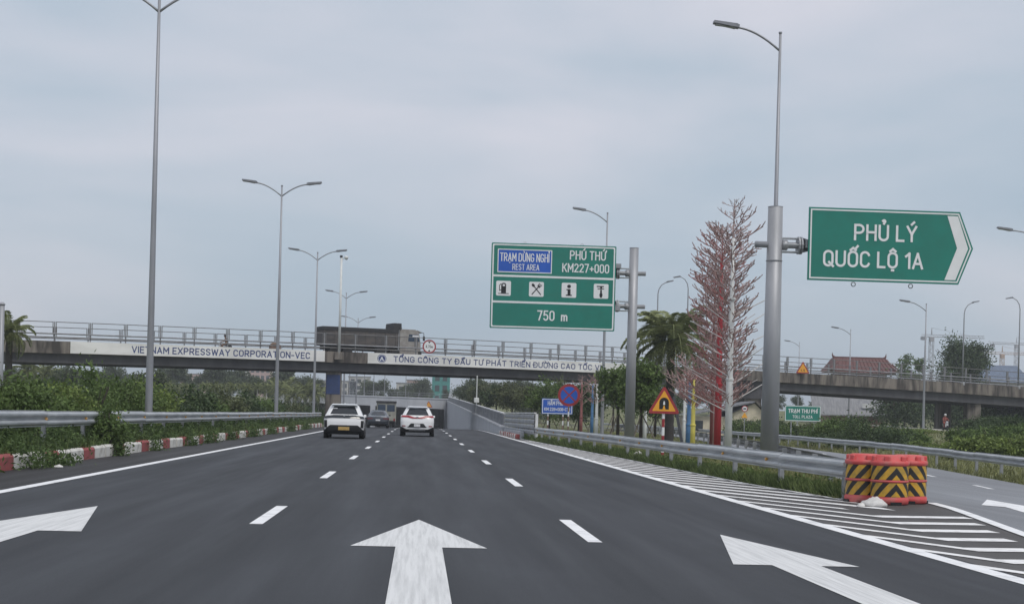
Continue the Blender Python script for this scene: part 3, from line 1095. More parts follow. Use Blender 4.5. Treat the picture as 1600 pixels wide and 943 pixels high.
def bp(x, off, z):
    """point on the bridge, off metres behind the near face (bridge-local)"""
    p = Vector((x, 147.9 + BS * x, 0)) + BN * off - BORG
    return (p.x, p.y, z)


XA, XB = bx_[0], bx_[-1]
bxs = np.linspace(XA, XB, 41)


def bloft(name, m, sect, xs_=bxs, parent=bridge):
    return MB().loft([[bp(x, o_, z) for o_, z in sect(x)] for x in xs_]).build(name, m, parent)


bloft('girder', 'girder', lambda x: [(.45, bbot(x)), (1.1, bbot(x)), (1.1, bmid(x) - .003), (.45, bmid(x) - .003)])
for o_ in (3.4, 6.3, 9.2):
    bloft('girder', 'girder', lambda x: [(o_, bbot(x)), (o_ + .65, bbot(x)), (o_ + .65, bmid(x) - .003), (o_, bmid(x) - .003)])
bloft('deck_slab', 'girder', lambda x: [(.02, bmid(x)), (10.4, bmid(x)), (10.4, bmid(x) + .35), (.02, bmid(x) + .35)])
bloft('deck_asphalt', 'asphalt_gore', lambda x: [(.45, bmid(x) + .353), (10.0, bmid(x) + .353), (10.0, btop(x) - .45), (.45, btop(x) - .45)])
bloft('parapet', 'concrete_stained', lambda x: [(-.02, bmid(x) - .06), (.40, bmid(x) - .06), (.34, btop(x)), (.0, btop(x))])
bloft('parapet', 'concrete_stained', lambda x: [(10.0, bmid(x)), (10.4, bmid(x)), (10.4, btop(x)), (10.05, btop(x))])


def banner(pa, pb, label):
    xa_, xb_ = bline(pa).x, bline(pb).x
    n = 16
    return bloft('banner', 'banner', lambda x: [(-.09, bmid(x) - .02), (-.03, bmid(x) - .02), (-.03, btop(x) + .03), (-.09, btop(x) + .03)], np.linspace(xa_, xb_, n))


ban1 = banner(107.5, 505, '')
ban2 = banner(572, 990, '')
bang = math.atan(BS)


def bent_text(s, pa, pb, cap, parent):
    """letters that follow the slight vertical curve of the bridge"""
    xa_, xb_ = bline(pa).x, bline(pb).x
    L = (xb_ - xa_) * math.sqrt(1 + BS * BS)
    for u, me in letter_meshes(s, L, cap, .17):
        x = (xa_ + xb_) / 2 + u / math.sqrt(1 + BS * BS)
        zc = (bmid(x) + btop(x)) / 2
        link('letter', me, 'banner_blue', parent, bp(x, -.098, zc), (0, 0, bang))


bent_text('VIETNAM EXPRESSWAY CORPORATION-VEC', 203, 482, .52, ban1)
bent_text('TỔNG CÔNG TY ĐẦU TƯ PHÁT TRIỂN ĐƯỜNG CAO TỐC VI', 612, 936.5, .48, ban2)
lx = bline(594).x
lz = (bmid(lx) + btop(lx)) / 2
eb = empty('emblem', (0, 0, 0))
eb.parent = bridge
eb.location = bp(lx, -.10, lz)
eb.rotation_euler = (0, 0, bang)
circ = [(math.cos(2 * math.pi * i / 24), math.sin(2 * math.pi * i / 24)) for i in range(24)]
MB().prism([(c * .46, s * .40) for c, s in circ], 0, .02).build('emblem_disc', 'banner_blue', eb)
MB().ring_prism([(c * .40, s * .35) for c, s in circ], [(c * .36, s * .31) for c, s in circ], -.006, .0).build('emblem_ring', 'sign_white', eb)
MB().prism([(-.2, -.2), (0, .22), (.2, -.2), (.09, -.2), (0, .02), (-.09, -.2)], -.008, -.001).build('emblem_mark', 'sign_white', eb)

# railings
PANEL = 3.05
nb = int((XB - XA) * math.sqrt(1 + BS * BS) / PANEL)
for off, lh in ((.17, 0), (10.2, 1)):
    stx = np.linspace(XA + .3 + lh * 1.4, XB - .3, nb + 1)
    for i, x in enumerate(stx):
        p = bp(x, off, btop(x))
        MB().box(-.05, .05, -.05, .05, 0.002, 1.74).build('railing_post', 'rail_steel', bridge, loc=p, rot=(0, 0, bang))
        if i == nb:
            break
        x2 = stx[i + 1]
        q = Vector(bp(x2, off, btop(x2))) - Vector(p)
        L = math.hypot(q.x, q.y)
        dz = q.z
        b = MB()
        def seg(xa2, za, xb2, zb_, r_=.035):
            b.tube([(xa2, 0, za + dz * xa2 / L), (xb2, 0, zb_ + dz * xb2 / L)], r_, 4)
        seg(.14, 1.70, L - .14, 1.70)
        seg(.14, .70, .14, 1.74)
        seg(L - .14, .70, L - .14, 1.74)
        b.build('railing_panel', 'rail_dark', bridge, loc=p, rot=(0, 0, bang))
    for h, m in ((.66, 'rail_steel'), (.36, 'rail_dark')):
        MB().tube([bp(x, off - .11, btop(x) + h) for x in bxs], .075 if h > .5 else .055, 6).build('pipe_rail', m, bridge)

# piers
for px, w in ((524, 1.45), (1182, 2.0), (1530, 1.6), (-60, 1.4)):
    p = bline(px)
    zb_ = bbot(p.x)
    base = min(T(p.x, p.y + 3), rz(p.y)) - .4
    b = MB()
    for o_ in (.9, 6.0) if px not in (1182, 524) else (.9,):
        q = bp(p.x, o_, 0)
        x0, y0 = q[0], q[1]
        MB().cbox(x0 - w / 2, x0 + w / 2, y0, y0 + (1.5 if px != 1182 else 8), base, zb_ - .02, .08).build('pier', 'concrete_stained', bridge)
    if px == 524:
        q = bp(p.x, .9, 0)
        MB().box(q[0] - .66, q[0] + .66, q[1] - .03, q[1] - .002, zb_ - 2.2, zb_ - .35).build('blue_panel', 'pier_blue', bridge)
    if px == 1182:
        q = bp(p.x, .9, 0)
        MB().prism([(-1.9, zb_ - .03), (-1.7, zb_ - .5), (-w / 2 - .1, zb_ - 1.0), (w / 2 + .1, zb_ - 1.0), (1.7, zb_ - .5), (1.9, zb_ - .03)], q[1] - .25, q[1] + 8.5).build('pier_cap', 'girder', bridge, loc=(q[0], 0, 0))

# ---------------------------------------------------------------- street lamps


def lamp_head_parts(root, x, y, z, sx, tilt, L=.95, w=.30):
    """flat luminaire reaching from x outwards (sx = +1 / -1)"""
    c, s_ = math.cos(tilt), math.sin(tilt)
    def q(u, zz):
        return (sx * (u * c - zz * s_), u * s_ + zz * c)
    def solid(u0, u1, z0, z1, hw, name, m, par):
        pts = [q(u0, z0), q(u1, z0 + .03), q(u1, z1 - .02), q(u0 + .1, z1), q(u0, z1 - .03)]
        return MB().loft([[(x + a, y + d, z + b) for a, b in pts] for d in (-hw, hw)]).build(name, m, par)
    h = solid(0, L, -.05, .09, w / 2, 'lamp_head', 'lamp_head', root)
    solid(.12, L - .08, -.072, -.052, w / 2 - .05, 'lens', 'lamp_lens', h)


def street_lamp(name, x, y, zb, H, arms, label, group, arm=2.5, r0=.13, rise=.78):
    root = empty(name, (x, y, zb), label=label, cat='street lamp', group=group)
    MB().tube([(0, 0, -.5), (0, 0, .05), (0, 0, H * .5), (0, 0, H)], [r0, r0, r0 * .68, r0 * .36], 10).build('pole', 'lamp_paint', root, True)
    MB().cbox(-.25, .25, -.25, .25, -.3, .06, .03).build('base_plate', 'galvanised_dull', root)
    MB().lathe([(.05, H - .02), (.065, H), (.065, H + .05), (.03, H + .06)], 10).build('pole_cap', 'lamp_paint', root)
    for sx in arms:
        zj = H - .62
        pts = []
        for i in range(9):
            t = i / 8
            pts.append((sx * (.03 + (arm - .85) * t), 0, zj + rise * (1 - (1 - t) ** 1.8)))
        MB().tube(pts, [.042] * 9, 7).build('lamp_arm', 'lamp_paint', root, True)
        lamp_head_parts(root, sx * (arm - .95), 0, zj + rise + .01, sx, R(7))
    return root


MED = -9.0
names = ['nearest and tallest-looking', 'second nearest', 'third', 'fourth', 'fifth']
for i, (px, jx, jy) in enumerate(((232.5, 249, 18), (431.5, 438, 306), (490, 496, 406), (536.5, 540, 466), (556, 558, 504))):
    Y = MED / (gx(px, 100) / 100)
    zt = at(jx, jy, Y).z + .62
    zb = T(MED, Y) if Y < 128 else -.3
    street_lamp('street_lamp', MED, Y, zb, zt - zb, (-1, 1), 'twin-arm grey street lamp on the median, %s of the row' % names[i], 'twin-arm lamps along the median')
SR = []
for px, Y, pt, lab in ((1203.5, 55, 52, 'single-arm street lamp rising behind the arrow sign post'), (941, 107, 333, 'single-arm street lamp standing behind the rest area sign'),
                       (1442.5, 136, 475, 'single-arm street lamp past the exit ramp left of the big tree'), (1325.5, 188, 515, 'single-arm street lamp behind the bridge by the red temple roof'),
                       (1246, 240, 535, 'small far single-arm street lamp above the triangle on the bridge'), (1641, 92, 366, 'street lamp at the right edge of the picture showing only its arm')):
    x = gx(px, Y)
    zt = at(px + 4, pt, Y).z
    zb = T(x, Y)
    street_lamp('street_lamp', x, Y, zb, zt - zb, (-1,), lab, 'single-arm lamps along the right side', 3.7 if px > 1600 else 2.5)


def gooseneck(px, Y, pt, sx, lab, zb=None, reach=1.5):
    x = gx(px, Y)
    zt = at(px, pt, Y).z
    zb = T(x, Y) if zb is None else zb
    H = zt - zb
    root = empty('street_lamp', (x, Y, zb), label=lab, cat='street lamp', group='curved-neck lamps')
    pts = [(0, 0, -.2), (0, 0, H * .5), (0, 0, H - 1.5)] + [(sx * reach * .75 * (1 - math.cos(a)), 0, H - 1.5 + 1.35 * math.sin(a)) for a in (R(25), R(50), R(75), R(88))]
    MB().tube(pts, [.11, .085, .06, .055, .05, .05, .05], 8).build('pole', 'lamp_paint', root, True)
    MB().cbox(-.22, .22, -.22, .22, -.25, .06, .03).build('base_plate', 'galvanised_dull', root)
    lamp_head_parts(root, sx * reach * .62, 0, H - .13, sx, R(-12 if sx < 0 else 12), .8, .34)


def br_off(px, off):
    """point on the bridge deck edge seen in column px, off metres behind the near face"""
    k = gx(px, 100) / 100
    c = 147.9 + off / BN.y * (BN.y ** 2 + BN.x ** 2) if False else None
    # near-face line shifted by off along BN
    y0 = 147.9 + off * BN.y - BS * off * BN.x
    Y = y0 / (1 - BS * k)
    return k * Y, Y


for px, pt, sx, lab in ((1502, 470, 1, 'curved-neck lamp on the bridge in front of the round tree, turned right'), (1589, 463, -1, 'curved-neck lamp on the bridge near the right picture edge'),
                        (1023, 438, 1, 'curved-neck lamp above the palm, turned right'), (1070, 430, -1, 'curved-neck lamp between palm and twig tree, turned left')):
    x, Y = br_off(px, .2 if px > 1400 else 10.2)
    gooseneck(px, Y, pt, sx, lab, btop(x))
for i, px in enumerate((545, 568, 583, 600, 633, 655)):
    Y = 330 + 12 * i
    x = gx(px, Y)
    o = empty('street_lamp', (x, Y, 3.7), label='thin distant lamp post beyond the underpass, %s from the left' % ('first', 'second', 'third', 'fourth', 'fifth', 'sixth')[i], cat='street lamp', group='thin lamp posts beyond the underpass')
    MB().tube([(0, 0, -.3), (0, 0, 9.5)], [.11, .06], 6).build('pole', 'lamp_paint', o)
    MB().tube([(0, 0, 9.3), (.5, 0, 9.7), (1.4, 0, 9.8)], .05, 5).build('lamp_arm', 'lamp_paint', o)
    lamp_head_parts(o, 1.2, 0, 9.8, 1, 0, .7, .3)

# camera mast on the bridge
x, Y = br_off(527.5, -.25)
zb = btop(x)
zt = at(532, 402, Y).z
cm = empty('camera_mast', (x, Y, zb), label='slim camera mast with dome camera fixed to the bridge parapet', cat='mast')
MB().tube([(0, 0, -.6), (0, 0, zt - zb)], [.13, .10], 8).build('mast', 'pole_white', cm, True)
MB().cbox(-.45, .45, -.12, .14, -.75, -.05, .05).build('bracket', 'concrete_stained', cm)
MB().tube([(0, 0, zt - zb - .3), (.3, 0, zt - zb + .05), (.45, 0, zt - zb + .1)], .035, 6).build('arm', 'pole_white', cm)
MB().lathe([(.02, zt - zb - .22), (.15, zt - zb - .15), (.19, zt - zb), (.19, zt - zb + .08), (.08, zt - zb + .16)], 12, (.45, 0)).build('dome_camera', 'pole_white', cm, True)
MB().cbox(-.16, .1, -.12, .12, zt - zb, zt - zb + .2, .04).build('camera_box', 'car_black', cm)
# grey mast at the left picture edge
Y = 46
x = gx(-1, Y)
lm = empty('steel_mast', (x, Y, .2), label='grey steel mast at the left edge of the picture', cat='mast')
zt = at(1, 476, Y).z
MB().tube([(0, 0, -.4), (0, 0, zt - .2)], [.10, .085], 8).build('mast', 'post_grey', lm, True)
MB().lathe([(.10, zt - .2), (.11, zt - .18), (.05, zt - .12)], 10).build('mast_cap', 'post_grey', lm)
MB().cbox(-.2, .2, -.2, .2, -.3, .05, .03).build('base_plate', 'galvanised_dull', lm)
# slim pole with box beside the wing wall
Y = 150
x = gx(744, Y)
sb = empty('control_pole', (x, Y, T(x, Y)), label='slim pole with a small white box above the wing wall', cat='pole')
zt = at(744, 588, Y).z - T(x, Y)
MB().tube([(0, 0, -.3), (0, 0, zt)], .06, 6).build('pole', 'pole_white', sb)
zc = at(744, 625, Y).z - T(x, Y)
MB().cbox(-.25, .25, -.2, .1, zc - .2, zc + .25, .04).build('control_box', 'pole_white', sb)
MB().lathe([(.06, zt), (.08, zt + .05), (.02, zt + .1)], 8).build('pole_cap', 'pole_white', sb)

# ---------------------------------------------------------------- road signs


def rrect(w, h, r, cx=0, cz=0, n=4):
    p = []
    for (sx, sz, a0) in ((1, 1, 0), (-1, 1, 90), (-1, -1, 180), (1, -1, 270)):
        for i in range(n + 1):
            a = R(a0 + 90 * i / n)
            p.append((cx + sx * (w / 2 - r) + r * math.cos(a), cz + sz * (h / 2 - r) + r * math.sin(a)))
    return p


def arm_bracket(root, z, x_post, x_edge, r=.16):
    """horizontal tube through the post with a flanged, tapered joint"""
    b = MB().tube([(x_post + (.55 if x_edge < x_post else -.55), 0, z), (x_edge - (.7 if x_edge < x_post else -.7), 0, z)], r * .62, 10)
    o = b.build('arm', 'post_grey', root, True)
    sx = -1 if x_edge < x_post else 1
    x0 = x_post + sx * .20
    MB().tube([(x0, 0, z), (x0 + sx * .15, 0, z), (x0 + sx * .18, 0, z)], [r * 1.02, r * 1.02, r * .7], 10).build('collar', 'post_grey', o, True)
    xf = x0 + sx * .45
    MB().tube([(xf, 0, z), (xf + sx * .05, 0, z)], r * 1.7, 14).build('flange', 'post_grey', o)
    MB().tube([(xf + sx * .07, 0, z), (xf + sx * .12, 0, z)], r * 1.7, 14).build('flange', 'post_grey', o)
    for a in range(0, 360, 60):
        dy, dz = math.cos(R(a)), math.sin(R(a))
        MB().add([(xf + sx * .122, dy * r * 1.6, z + dz * r * 1.6), (xf + sx * .55, dy * r * .64, z + dz * r * .64), (xf + sx * .122, dy * r * .64, z + dz * r * .64),
                  (xf + sx * .122, dy * r * 1.6 + .012, z + dz * r * 1.6 + .012), (xf + sx * .55, dy * r * .64 + .012, z + dz * r * .64 + .012), (xf + sx * .122, dy * r * .64 + .012, z + dz * r * .64 + .012)],
                 [(0, 1, 2), (5, 4, 3), (0, 3, 4, 1), (1, 4, 5, 2), (2, 5, 3, 0)]).build('gusset', 'post_grey', o)
        MB().tube([(x0 - sx * .0, dy * r * 1.5, z + dz * r * 1.5), (xf, dy * r * 1.5, z + dz * r * 1.5)], .02, 5).build('bolt', 'galvanised', o)


def eyelet(root, x, z, up=1):
    MB().tube([(x + .06 * math.cos(a), 0, z + up * .05 + .06 * math.sin(a)) for a in np.linspace(0, 2 * math.pi, 11)], .014, 5).build('lifting_eye', 'galvanised', root)


# rest area sign
Y = 68.0
kpx = at(900, 650, Y).x - at(899, 650, Y).x
xp = gx(984, Y)
zg = T(xp, Y)
ctr = at(863.2, 449.3, Y)
W, H = 193.5 * kpx, 131.5 * kpx
sg = empty('road_sign', (xp, Y, zg), label='large green rest area sign with four white symbols on a cantilever post', cat='road sign')
bx, bz = ctr.x - xp, ctr.z - zg
ztp = at(988, 388, Y).z - zg
MB().tube([(0, 0, -.6), (0, 0, ztp)], [.235, .205], 20).build('post', 'post_grey', sg, True)
MB().lathe([(.205, ztp), (.215, ztp + .02), (.2, ztp + .03)], 20).build('post_cap', 'post_grey', sg)
bd = MB().prism(rrect(W, H, .05, bx, bz), -.38, -.33).build('board', 'sign_green', sg)
MB().prism(rrect(W - .02, H - .02, .05, bx, bz), -.328, -.30).build('board_back', 'sign_back', sg)
MB().ring_prism(rrect(W - .10, H - .10, .05, bx, bz), rrect(W - .22, H - .22, .05, bx, bz), -.386, -.381).build('border', 'sign_white', bd)
def U(u): return bx + (u - .5) * W
def Vv(v): return bz + (.5 - v) * H
for v in (.385, .69):
    MB().box(U(.016), U(.984), -.3855, -.3812, Vv(v) - .045, Vv(v) + .045).build('divider', 'sign_white', bd)
pnl = MB().box(U(.05), U(.485), -.387, -.3812, Vv(.345), Vv(.07)).build('blue_panel', 'sign_blue', bd)
MB().ring_prism([(U(.05), Vv(.345)), (U(.485), Vv(.345)), (U(.485), Vv(.07)), (U(.05), Vv(.07))],
                [(U(.05) + .04, Vv(.345) + .04), (U(.485) - .04, Vv(.345) + .04), (U(.485) - .04, Vv(.07) - .04), (U(.05) + .04, Vv(.07) - .04)], -.392, -.3872).build('panel_border', 'sign_white', bd)
write('TRẠM DỪNG NGHỈ', .395 * W, .34, U(.266), -.391, Vv(.165), 'sign_white', bd, .18)
write('REST AREA', .215 * W, .245, U(.277), -.391, Vv(.278), 'sign_white', bd, .16)
write('PHÚ THỨ', .29 * W, .36, U(.772), -.387, Vv(.118), 'sign_white', bd, .17)
write('KM227+000', .378 * W, .35, U(.757), -.387, Vv(.268), 'sign_white', bd, .17)
write('750', .140 * W, .40, U(.447), -.387, Vv(.838), 'sign_white', bd, .17)
write('m', .052 * W, .40, U(.594), -.387, Vv(.838), 'sign_white', bd, .18)
sq = .118 * W
for i, u in enumerate((.103, .366, .627, .885)):
    x0, z0 = U(u), Vv(.532)
    ic = MB().prism(rrect(sq, sq, .06, x0, z0), -.386, -.3812).build('symbol_plate', 'sign_white', bd)
    def ip(pts): return [(x0 + a * sq, z0 + b * sq) for a, b in pts]
    if i == 0:
        MB().prism(ip([(-.16, -.32), (.17, -.32), (.17, .26), (.10, .36), (-.06, .36), (-.16, .26)]), -.390, -.3865).build('pump_body', 'sign_black', ic)
        MB().prism(ip([(-.06, .14), (.09, .14), (.09, .27), (-.06, .27)]), -.393, -.3905).build('pump_window', 'sign_white', ic)
        MB().prism(ip([(-.36, -.38), (.36, -.38), (.36, -.33), (-.36, -.33)]), -.390, -.3865).build('pump_base', 'sign_black', ic)
        b = MB()
        ribbon(b, ip([(-.16, -.1), (-.26, -.16), (-.28, .18), (-.17, .30)]), .045 * sq, -.3895)
        b.build('pump_hose', 'sign_black', ic)
    elif i == 1:
        for sgn in (1, -1):
            b = MB()
            c, s_ = math.cos(R(40 * sgn)), math.sin(R(40 * sgn))
            def rp(pts): return ip([(a * c + b_ * s_, -a * s_ + b_ * c) for a, b_ in pts])
            hd = [(.095 * math.cos(t), .34 + .13 * math.sin(t)) for t in np.linspace(0, 2 * math.pi, 14)[:-1]] if sgn < 0 else [(-.10, .20), (.10, .20), (.12, .46), (.07, .46), (.05, .30), (.02, .30), (.02, .46), (-.02, .46), (-.02, .30), (-.05, .30), (-.07, .46), (-.12, .46)]
            MB().prism(rp(hd), -.390 - .001 * sgn, -.3865).build('spoon' if sgn < 0 else 'fork', 'sign_black', ic)
            MB().prism(rp([(-.035, -.48), (.035, -.48), (.03, .22), (-.03, .22)]), -.3915 - .001 * sgn, -.3868).build('handle', 'sign_black', ic)
    elif i == 2:
        MB().prism(ip([(.13 * math.cos(t), .26 + .12 * math.sin(t)) for t in np.linspace(0, 2 * math.pi, 16)[:-1]]), -.390, -.3865).build('letter_dot', 'sign_black', ic)
        MB().prism(ip([(-.2, -.38), (.2, -.38), (.2, -.30), (.11, -.30), (.11, .08), (-.17, .08), (-.17, .0), (-.09, .0), (-.09, -.30), (-.2, -.30)]), -.390, -.3865).build('letter_stem', 'sign_black', ic)
    else:
        MB().prism(ip([(-.06, .10), (-.06, -.10), (-.11, -.25), (-.06, -.44), (.06, -.44), (.11, -.25), (.06, -.10), (.06, .10)]), -.390, -.3865).build('tool_handle', 'sign_black', ic)
        MB().prism(ip([(-.30, .36), (.18, .36), (.18, .28), (.06, .28), (.06, .19), (.20, .19), (.20, .13), (-.24, .13), (-.24, .19), (-.06, .19), (-.06, .28), (-.30, .28)]), -.391, -.3866).build('tool_head', 'sign_black', ic)
for z_ in (427, 478.5):
    arm_bracket(sg, at(985, z_, Y).z - zg, 0, bx + W / 2, .16)
MB().box(bx - W / 2 + .3, bx + W / 2 + .25, -.298, -.12, bz + .95, bz + 1.15).build('back_rail', 'galvanised_dull', sg)
MB().box(bx - W / 2 + .3, bx + W / 2 + .25, -.298, -.12, bz - .95, bz - .75).build('back_rail', 'galvanised_dull', sg)
for u in (.27, .73):
    eyelet(sg, U(u), bz + H / 2, 1)

# arrow shaped exit sign
Y = 42.0
kpx = at(900, 650, Y).x - at(899, 650, Y).x
xp = gx(1203, Y)
zg = T(xp, Y)
ctr = at(1386, 386.5, Y)
W, H = 262 * kpx, 113.5 * kpx
s2 = empty('road_sign', (xp, Y, zg), label='green arrow-shaped exit sign for Phủ Lý on a thick grey post', cat='road sign')
bx, bz = ctr.x - xp, ctr.z - zg
ztp = at(1214, 324, Y).z - zg
MB().tube([(0, 0, -.6), (0, 0, ztp)], [.265, .205], 22).build('post', 'post_grey', s2, True)
MB().lathe([(.205, ztp), (.212, ztp + .015), (.20, ztp + .02)], 22).build('post_cap', 'post_grey', s2)
zs = at(1208, 408, Y).z - zg
MB().lathe([(.2225, zs), (.2335, zs + .004), (.2335, zs + .02), (.2225, zs + .024)], 22).build('joint_ring', 'post_grey', s2)
def pent(m_):
    sh = W * .415
    return [(bx - W / 2 + m_, bz - H / 2 + m_), (bx + sh - m_ * .62, bz - H / 2 + m_), (bx + W / 2 - m_ * 1.12, bz), (bx + sh - m_ * .62, bz + H / 2 - m_), (bx - W / 2 + m_, bz + H / 2 - m_)]
bd = MB().prism(pent(0), -.36, -.31).build('board', 'sign_green', s2)
MB().prism(pent(.012), -.308, -.28).build('board_back', 'sign_back', s2)
MB().ring_prism(pent(.045), pent(.085), -.366, -.361).build('border', 'sign_white', bd)
xs0, tip_ = bx + W * .415, bx + W / 2
m_ = .12
MB().prism([(xs0 - .36, bz + H / 2 - m_), (tip_ - .46, bz), (xs0 - .40, bz - H / 2 + m_), (xs0 - .09, bz - H / 2 + m_), (tip_ - .145, bz), (xs0 - .06, bz + H / 2 - m_)], -.3665, -.361).build('chevron', 'sign_white', bd)
def U(u): return bx + (u - .5) * W
def Vv(v): return bz + (.5 - v) * H
write('PHỦ LÝ', .383 * W, .40, U(.465), -.367, Vv(.325), 'sign_white', bd, .15, .26)
write('QUỐC LỘ 1A', .607 * W, .40, U(.394), -.367, Vv(.695), 'sign_white', bd, .15, .26)
arm_bracket(s2, at(1215, 382.5, Y).z - zg, 0, bx - W / 2 + .35, .145)
MB().box(bx - W / 2 - .05, bx + W / 2 - .6, -.278, -.09, bz - .11, bz + .11).build('back_rail', 'galvanised_dull', s2)
for u in (.3, .65):
    eyelet(s2, U(u), bz - H / 2 - .10, 1)


def striped_post(root, x, y, z0, z1, r=.045, colours=('sign_white', 'sign_red'), step=.28):
    z = z0
    i = 0
    while z < z1 - .01:
        zz = min(z + step, z1)
        MB().tube([(x, y, z + .001), (x, y, zz)], r, 8).build('post_band', colours[i % 2], root)
        z = zz
        i += 1


# blue office sign on two striped posts
Y = 95.0
kpx = at(900, 650, Y).x - at(899, 650, Y).x
c = at(870.5, 634.5, Y)
zg = T(c.x, Y)
bs = empty('road_sign', (c.x, Y, zg), label='small blue rectangular sign on striped posts at the grass verge', cat='road sign')
W, H, bz = 48 * kpx, 24 * kpx, c.z - zg
bd = MB().prism(rrect(W, H, .04, 0, bz), -.07, -.05).build('board', 'sign_blue', bs)
MB().ring_prism(rrect(W - .06, H - .06, .04, 0, bz), rrect(W - .14, H - .14, .04, 0, bz), -.075, -.071).build('border', 'sign_white', bd)
write('HẦM PHÚ', .50 * W, .24, -.06 * W, -.076, bz + .20, 'sign_white', bd, .18)
write('KM 228+008-CT1', .84 * W, .18, 0, -.076, bz - .18, 'sign_white', bd, .18)
for px in (856, 879.5):
    striped_post(bs, gx(px, Y) - c.x, 0, -.3, bz + H / 2 - .1, .05, ('sign_white', 'wall_brown'))

# round no-stopping sign
Y = 86.0
kpx = at(900, 650, Y).x - at(899, 650, Y).x
c = at(889, 617, Y)
zg = T(c.x, Y)
ns = empty('road_sign', (c.x, Y, zg), label='round blue and red no-stopping sign in front of the blue sign', cat='road sign')
bz = c.z - zg
rr = 17.5 * kpx
dsk = MB().prism([(rr * a, bz + rr * b) for a, b in circ], -.08, -.06).build('disc', 'sign_red', ns)
MB().prism([(rr * .76 * a, bz + rr * .76 * b) for a, b in circ], -.084, -.081).build('blue_field', 'sign_blue', dsk)
for sgn in (1, -1):
    q = math.cos(R(45)) * .78 * rr
    b = MB()
    ribbon(b, [(-q, bz - sgn * q), (q, bz + sgn * q)], rr * .13, -.087 - .001 * sgn)
    b.build('cross_bar', 'sign_red', dsk)
striped_post(ns, 0, 0, -.3, bz + rr * .6, .045, ('sign_white', 'wall_brown'))

# tunnel warning triangle


def tri(s_, cx=0, cz=0, r=.10):
    p = []
    for k, a0 in ((0, -30), (1, 90), (2, 210)):
        ang = R((-30, 90, 210)[k])
        vx, vz = cx + (s_ / math.sqrt(3) - 2 * r) * math.cos(ang), cz + (s_ / math.sqrt(3) - 2 * r) * math.sin(ang)
        for d in (-60, -20, 20, 60):
            p.append((vx + r * math.cos(ang + R(d)), vz + r * math.sin(ang + R(d))))
    return p


def triangle_sign(root, bz, s_, y=-.08):
    o = MB().prism(tri(s_, 0, bz, s_ * .05), y, y + .02).build('triangle', 'sign_red', root)
    MB().prism(tri(s_ * .74, 0, bz, s_ * .02), y - .004, y - .001).build('amber_field', 'sign_amber', o)
    return o


Y = 50.0
kpx = at(900, 650, Y).x - at(899, 650, Y).x
c = at(1037, 631, Y)
zg = T(c.x, Y)
ts = empty('road_sign', (c.x, Y, zg), label='amber triangular tunnel warning sign with red border on a striped post', cat='road sign')
bz = c.z - zg
o = triangle_sign(ts, bz, 51 * kpx)
MB().prism([(-.16, bz - .17)] + [(.16 * math.cos(R(a)), bz + .06 + .16 * math.sin(R(a))) for a in range(180, -1, -20)][0:] + [(.16, bz - .17)], -.088, -.0845).build('tunnel_arch', 'sign_black', o)
MB().prism([(-.05, bz - .17), (.05, bz - .17), (.012, bz - .04), (-.012, bz - .04)], -.091, -.0885).build('tunnel_road', 'sign_amber', o)
MB().prism([(-.035, bz - .02), (.035, bz - .02), (.02, bz + .1), (-.02, bz + .1)], -.094, -.0915).build('tunnel_light', 'sign_white', o)
striped_post(ts, 0, 0, -.3, bz, .05)

# toll sign beyond the ramp
Y = 118.0
kpx = at(900, 650, Y).x - at(899, 650, Y).x
c = at(1254, 645.5, Y)
zg = T(c.x, Y)
tl = empty('road_sign', (c.x, Y, zg), label='small green toll station sign beyond the exit ramp', cat='road sign')
W, H, bz = 57 * kpx, 24.5 * kpx, c.z - zg
bd = MB().prism(rrect(W, H, .03, 0, bz), -.08, -.05).build('board', 'sign_green', tl)
MB().ring_prism(rrect(W - .04, H - .04, .03, 0, bz), rrect(W - .14, H - .14, .03, 0, bz), -.086, -.081).build('border', 'sign_white', bd)
write('TRẠM THU PHÍ', .82 * W, .27, 0, -.086, bz + .19, 'sign_white', bd, .18)
write('TOLL PLAZA', .56 * W, .20, -.02, -.086, bz - .26, 'sign_white', bd, .16)
for sx in (-.9, .9):
    MB().tube([(sx, 0, -.4), (sx, 0, bz + .3)], .05, 8).build('post', 'post_grey', tl)

# small signs fixed to the bridge
x, Y = br_off(668, -.22)
kpx = at(900, 650, Y).x - at(899, 650, Y).x
c = at(668, 541, Y)
hs_ = empty('road_sign', (x, Y, c.z), bang * .3, label='round red and white height limit sign on the bridge railing', cat='road sign')
rr = 10.6 * kpx
dsk = MB().prism([(rr * a, rr * b) for a, b in circ], -.03, 0).build('disc', 'sign_white', hs_)
MB().ring_prism([(rr * 1.001 * a, rr * 1.001 * b) for a, b in circ], [(rr * .80 * a, rr * .80 * b) for a, b in circ], -.036, -.031).build('red_ring', 'sign_red', dsk)
write('4,75m', rr * 1.05, rr * .36, 0, -.036, 0, 'sign_black', dsk, .17)
MB().prism([(-.13, rr * .72), (.13, rr * .72), (0, rr * .46)], -.038, -.0365).build('mark_above', 'sign_black', dsk)
MB().prism([(-.13, -rr * .72), (0, -rr * .46), (.13, -rr * .72)], -.038, -.0365).build('mark_below', 'sign_black', dsk)
MB().box(-.04, .04, .002, .07, -rr, rr).build('bracket', 'galvanised_dull', hs_)
x, Y = br_off(1252, -.25)
kpx = at(900, 650, Y).x - at(899, 650, Y).x
c = at(1252, 576.5, Y)
tb = empty('road_sign', (x, Y, c.z), 0, label='amber warning triangle fixed to the bridge right of the arrow sign post', cat='road sign')
o = triangle_sign(tb, 0, 22 * kpx)
write('4,75', .50, .20, 0, -.086, -.12, 'sign_black', o, .18)
MB().box(-.04, .04, -.05, .02, -.45, .6).build('bracket', 'galvanised_dull', tb)
x = gx(670, 285)
tp = empty('road_sign', (x, portal_pt(x) - .3, 2.3), 0, label='little amber warning triangle hung over the underpass opening', cat='road sign')
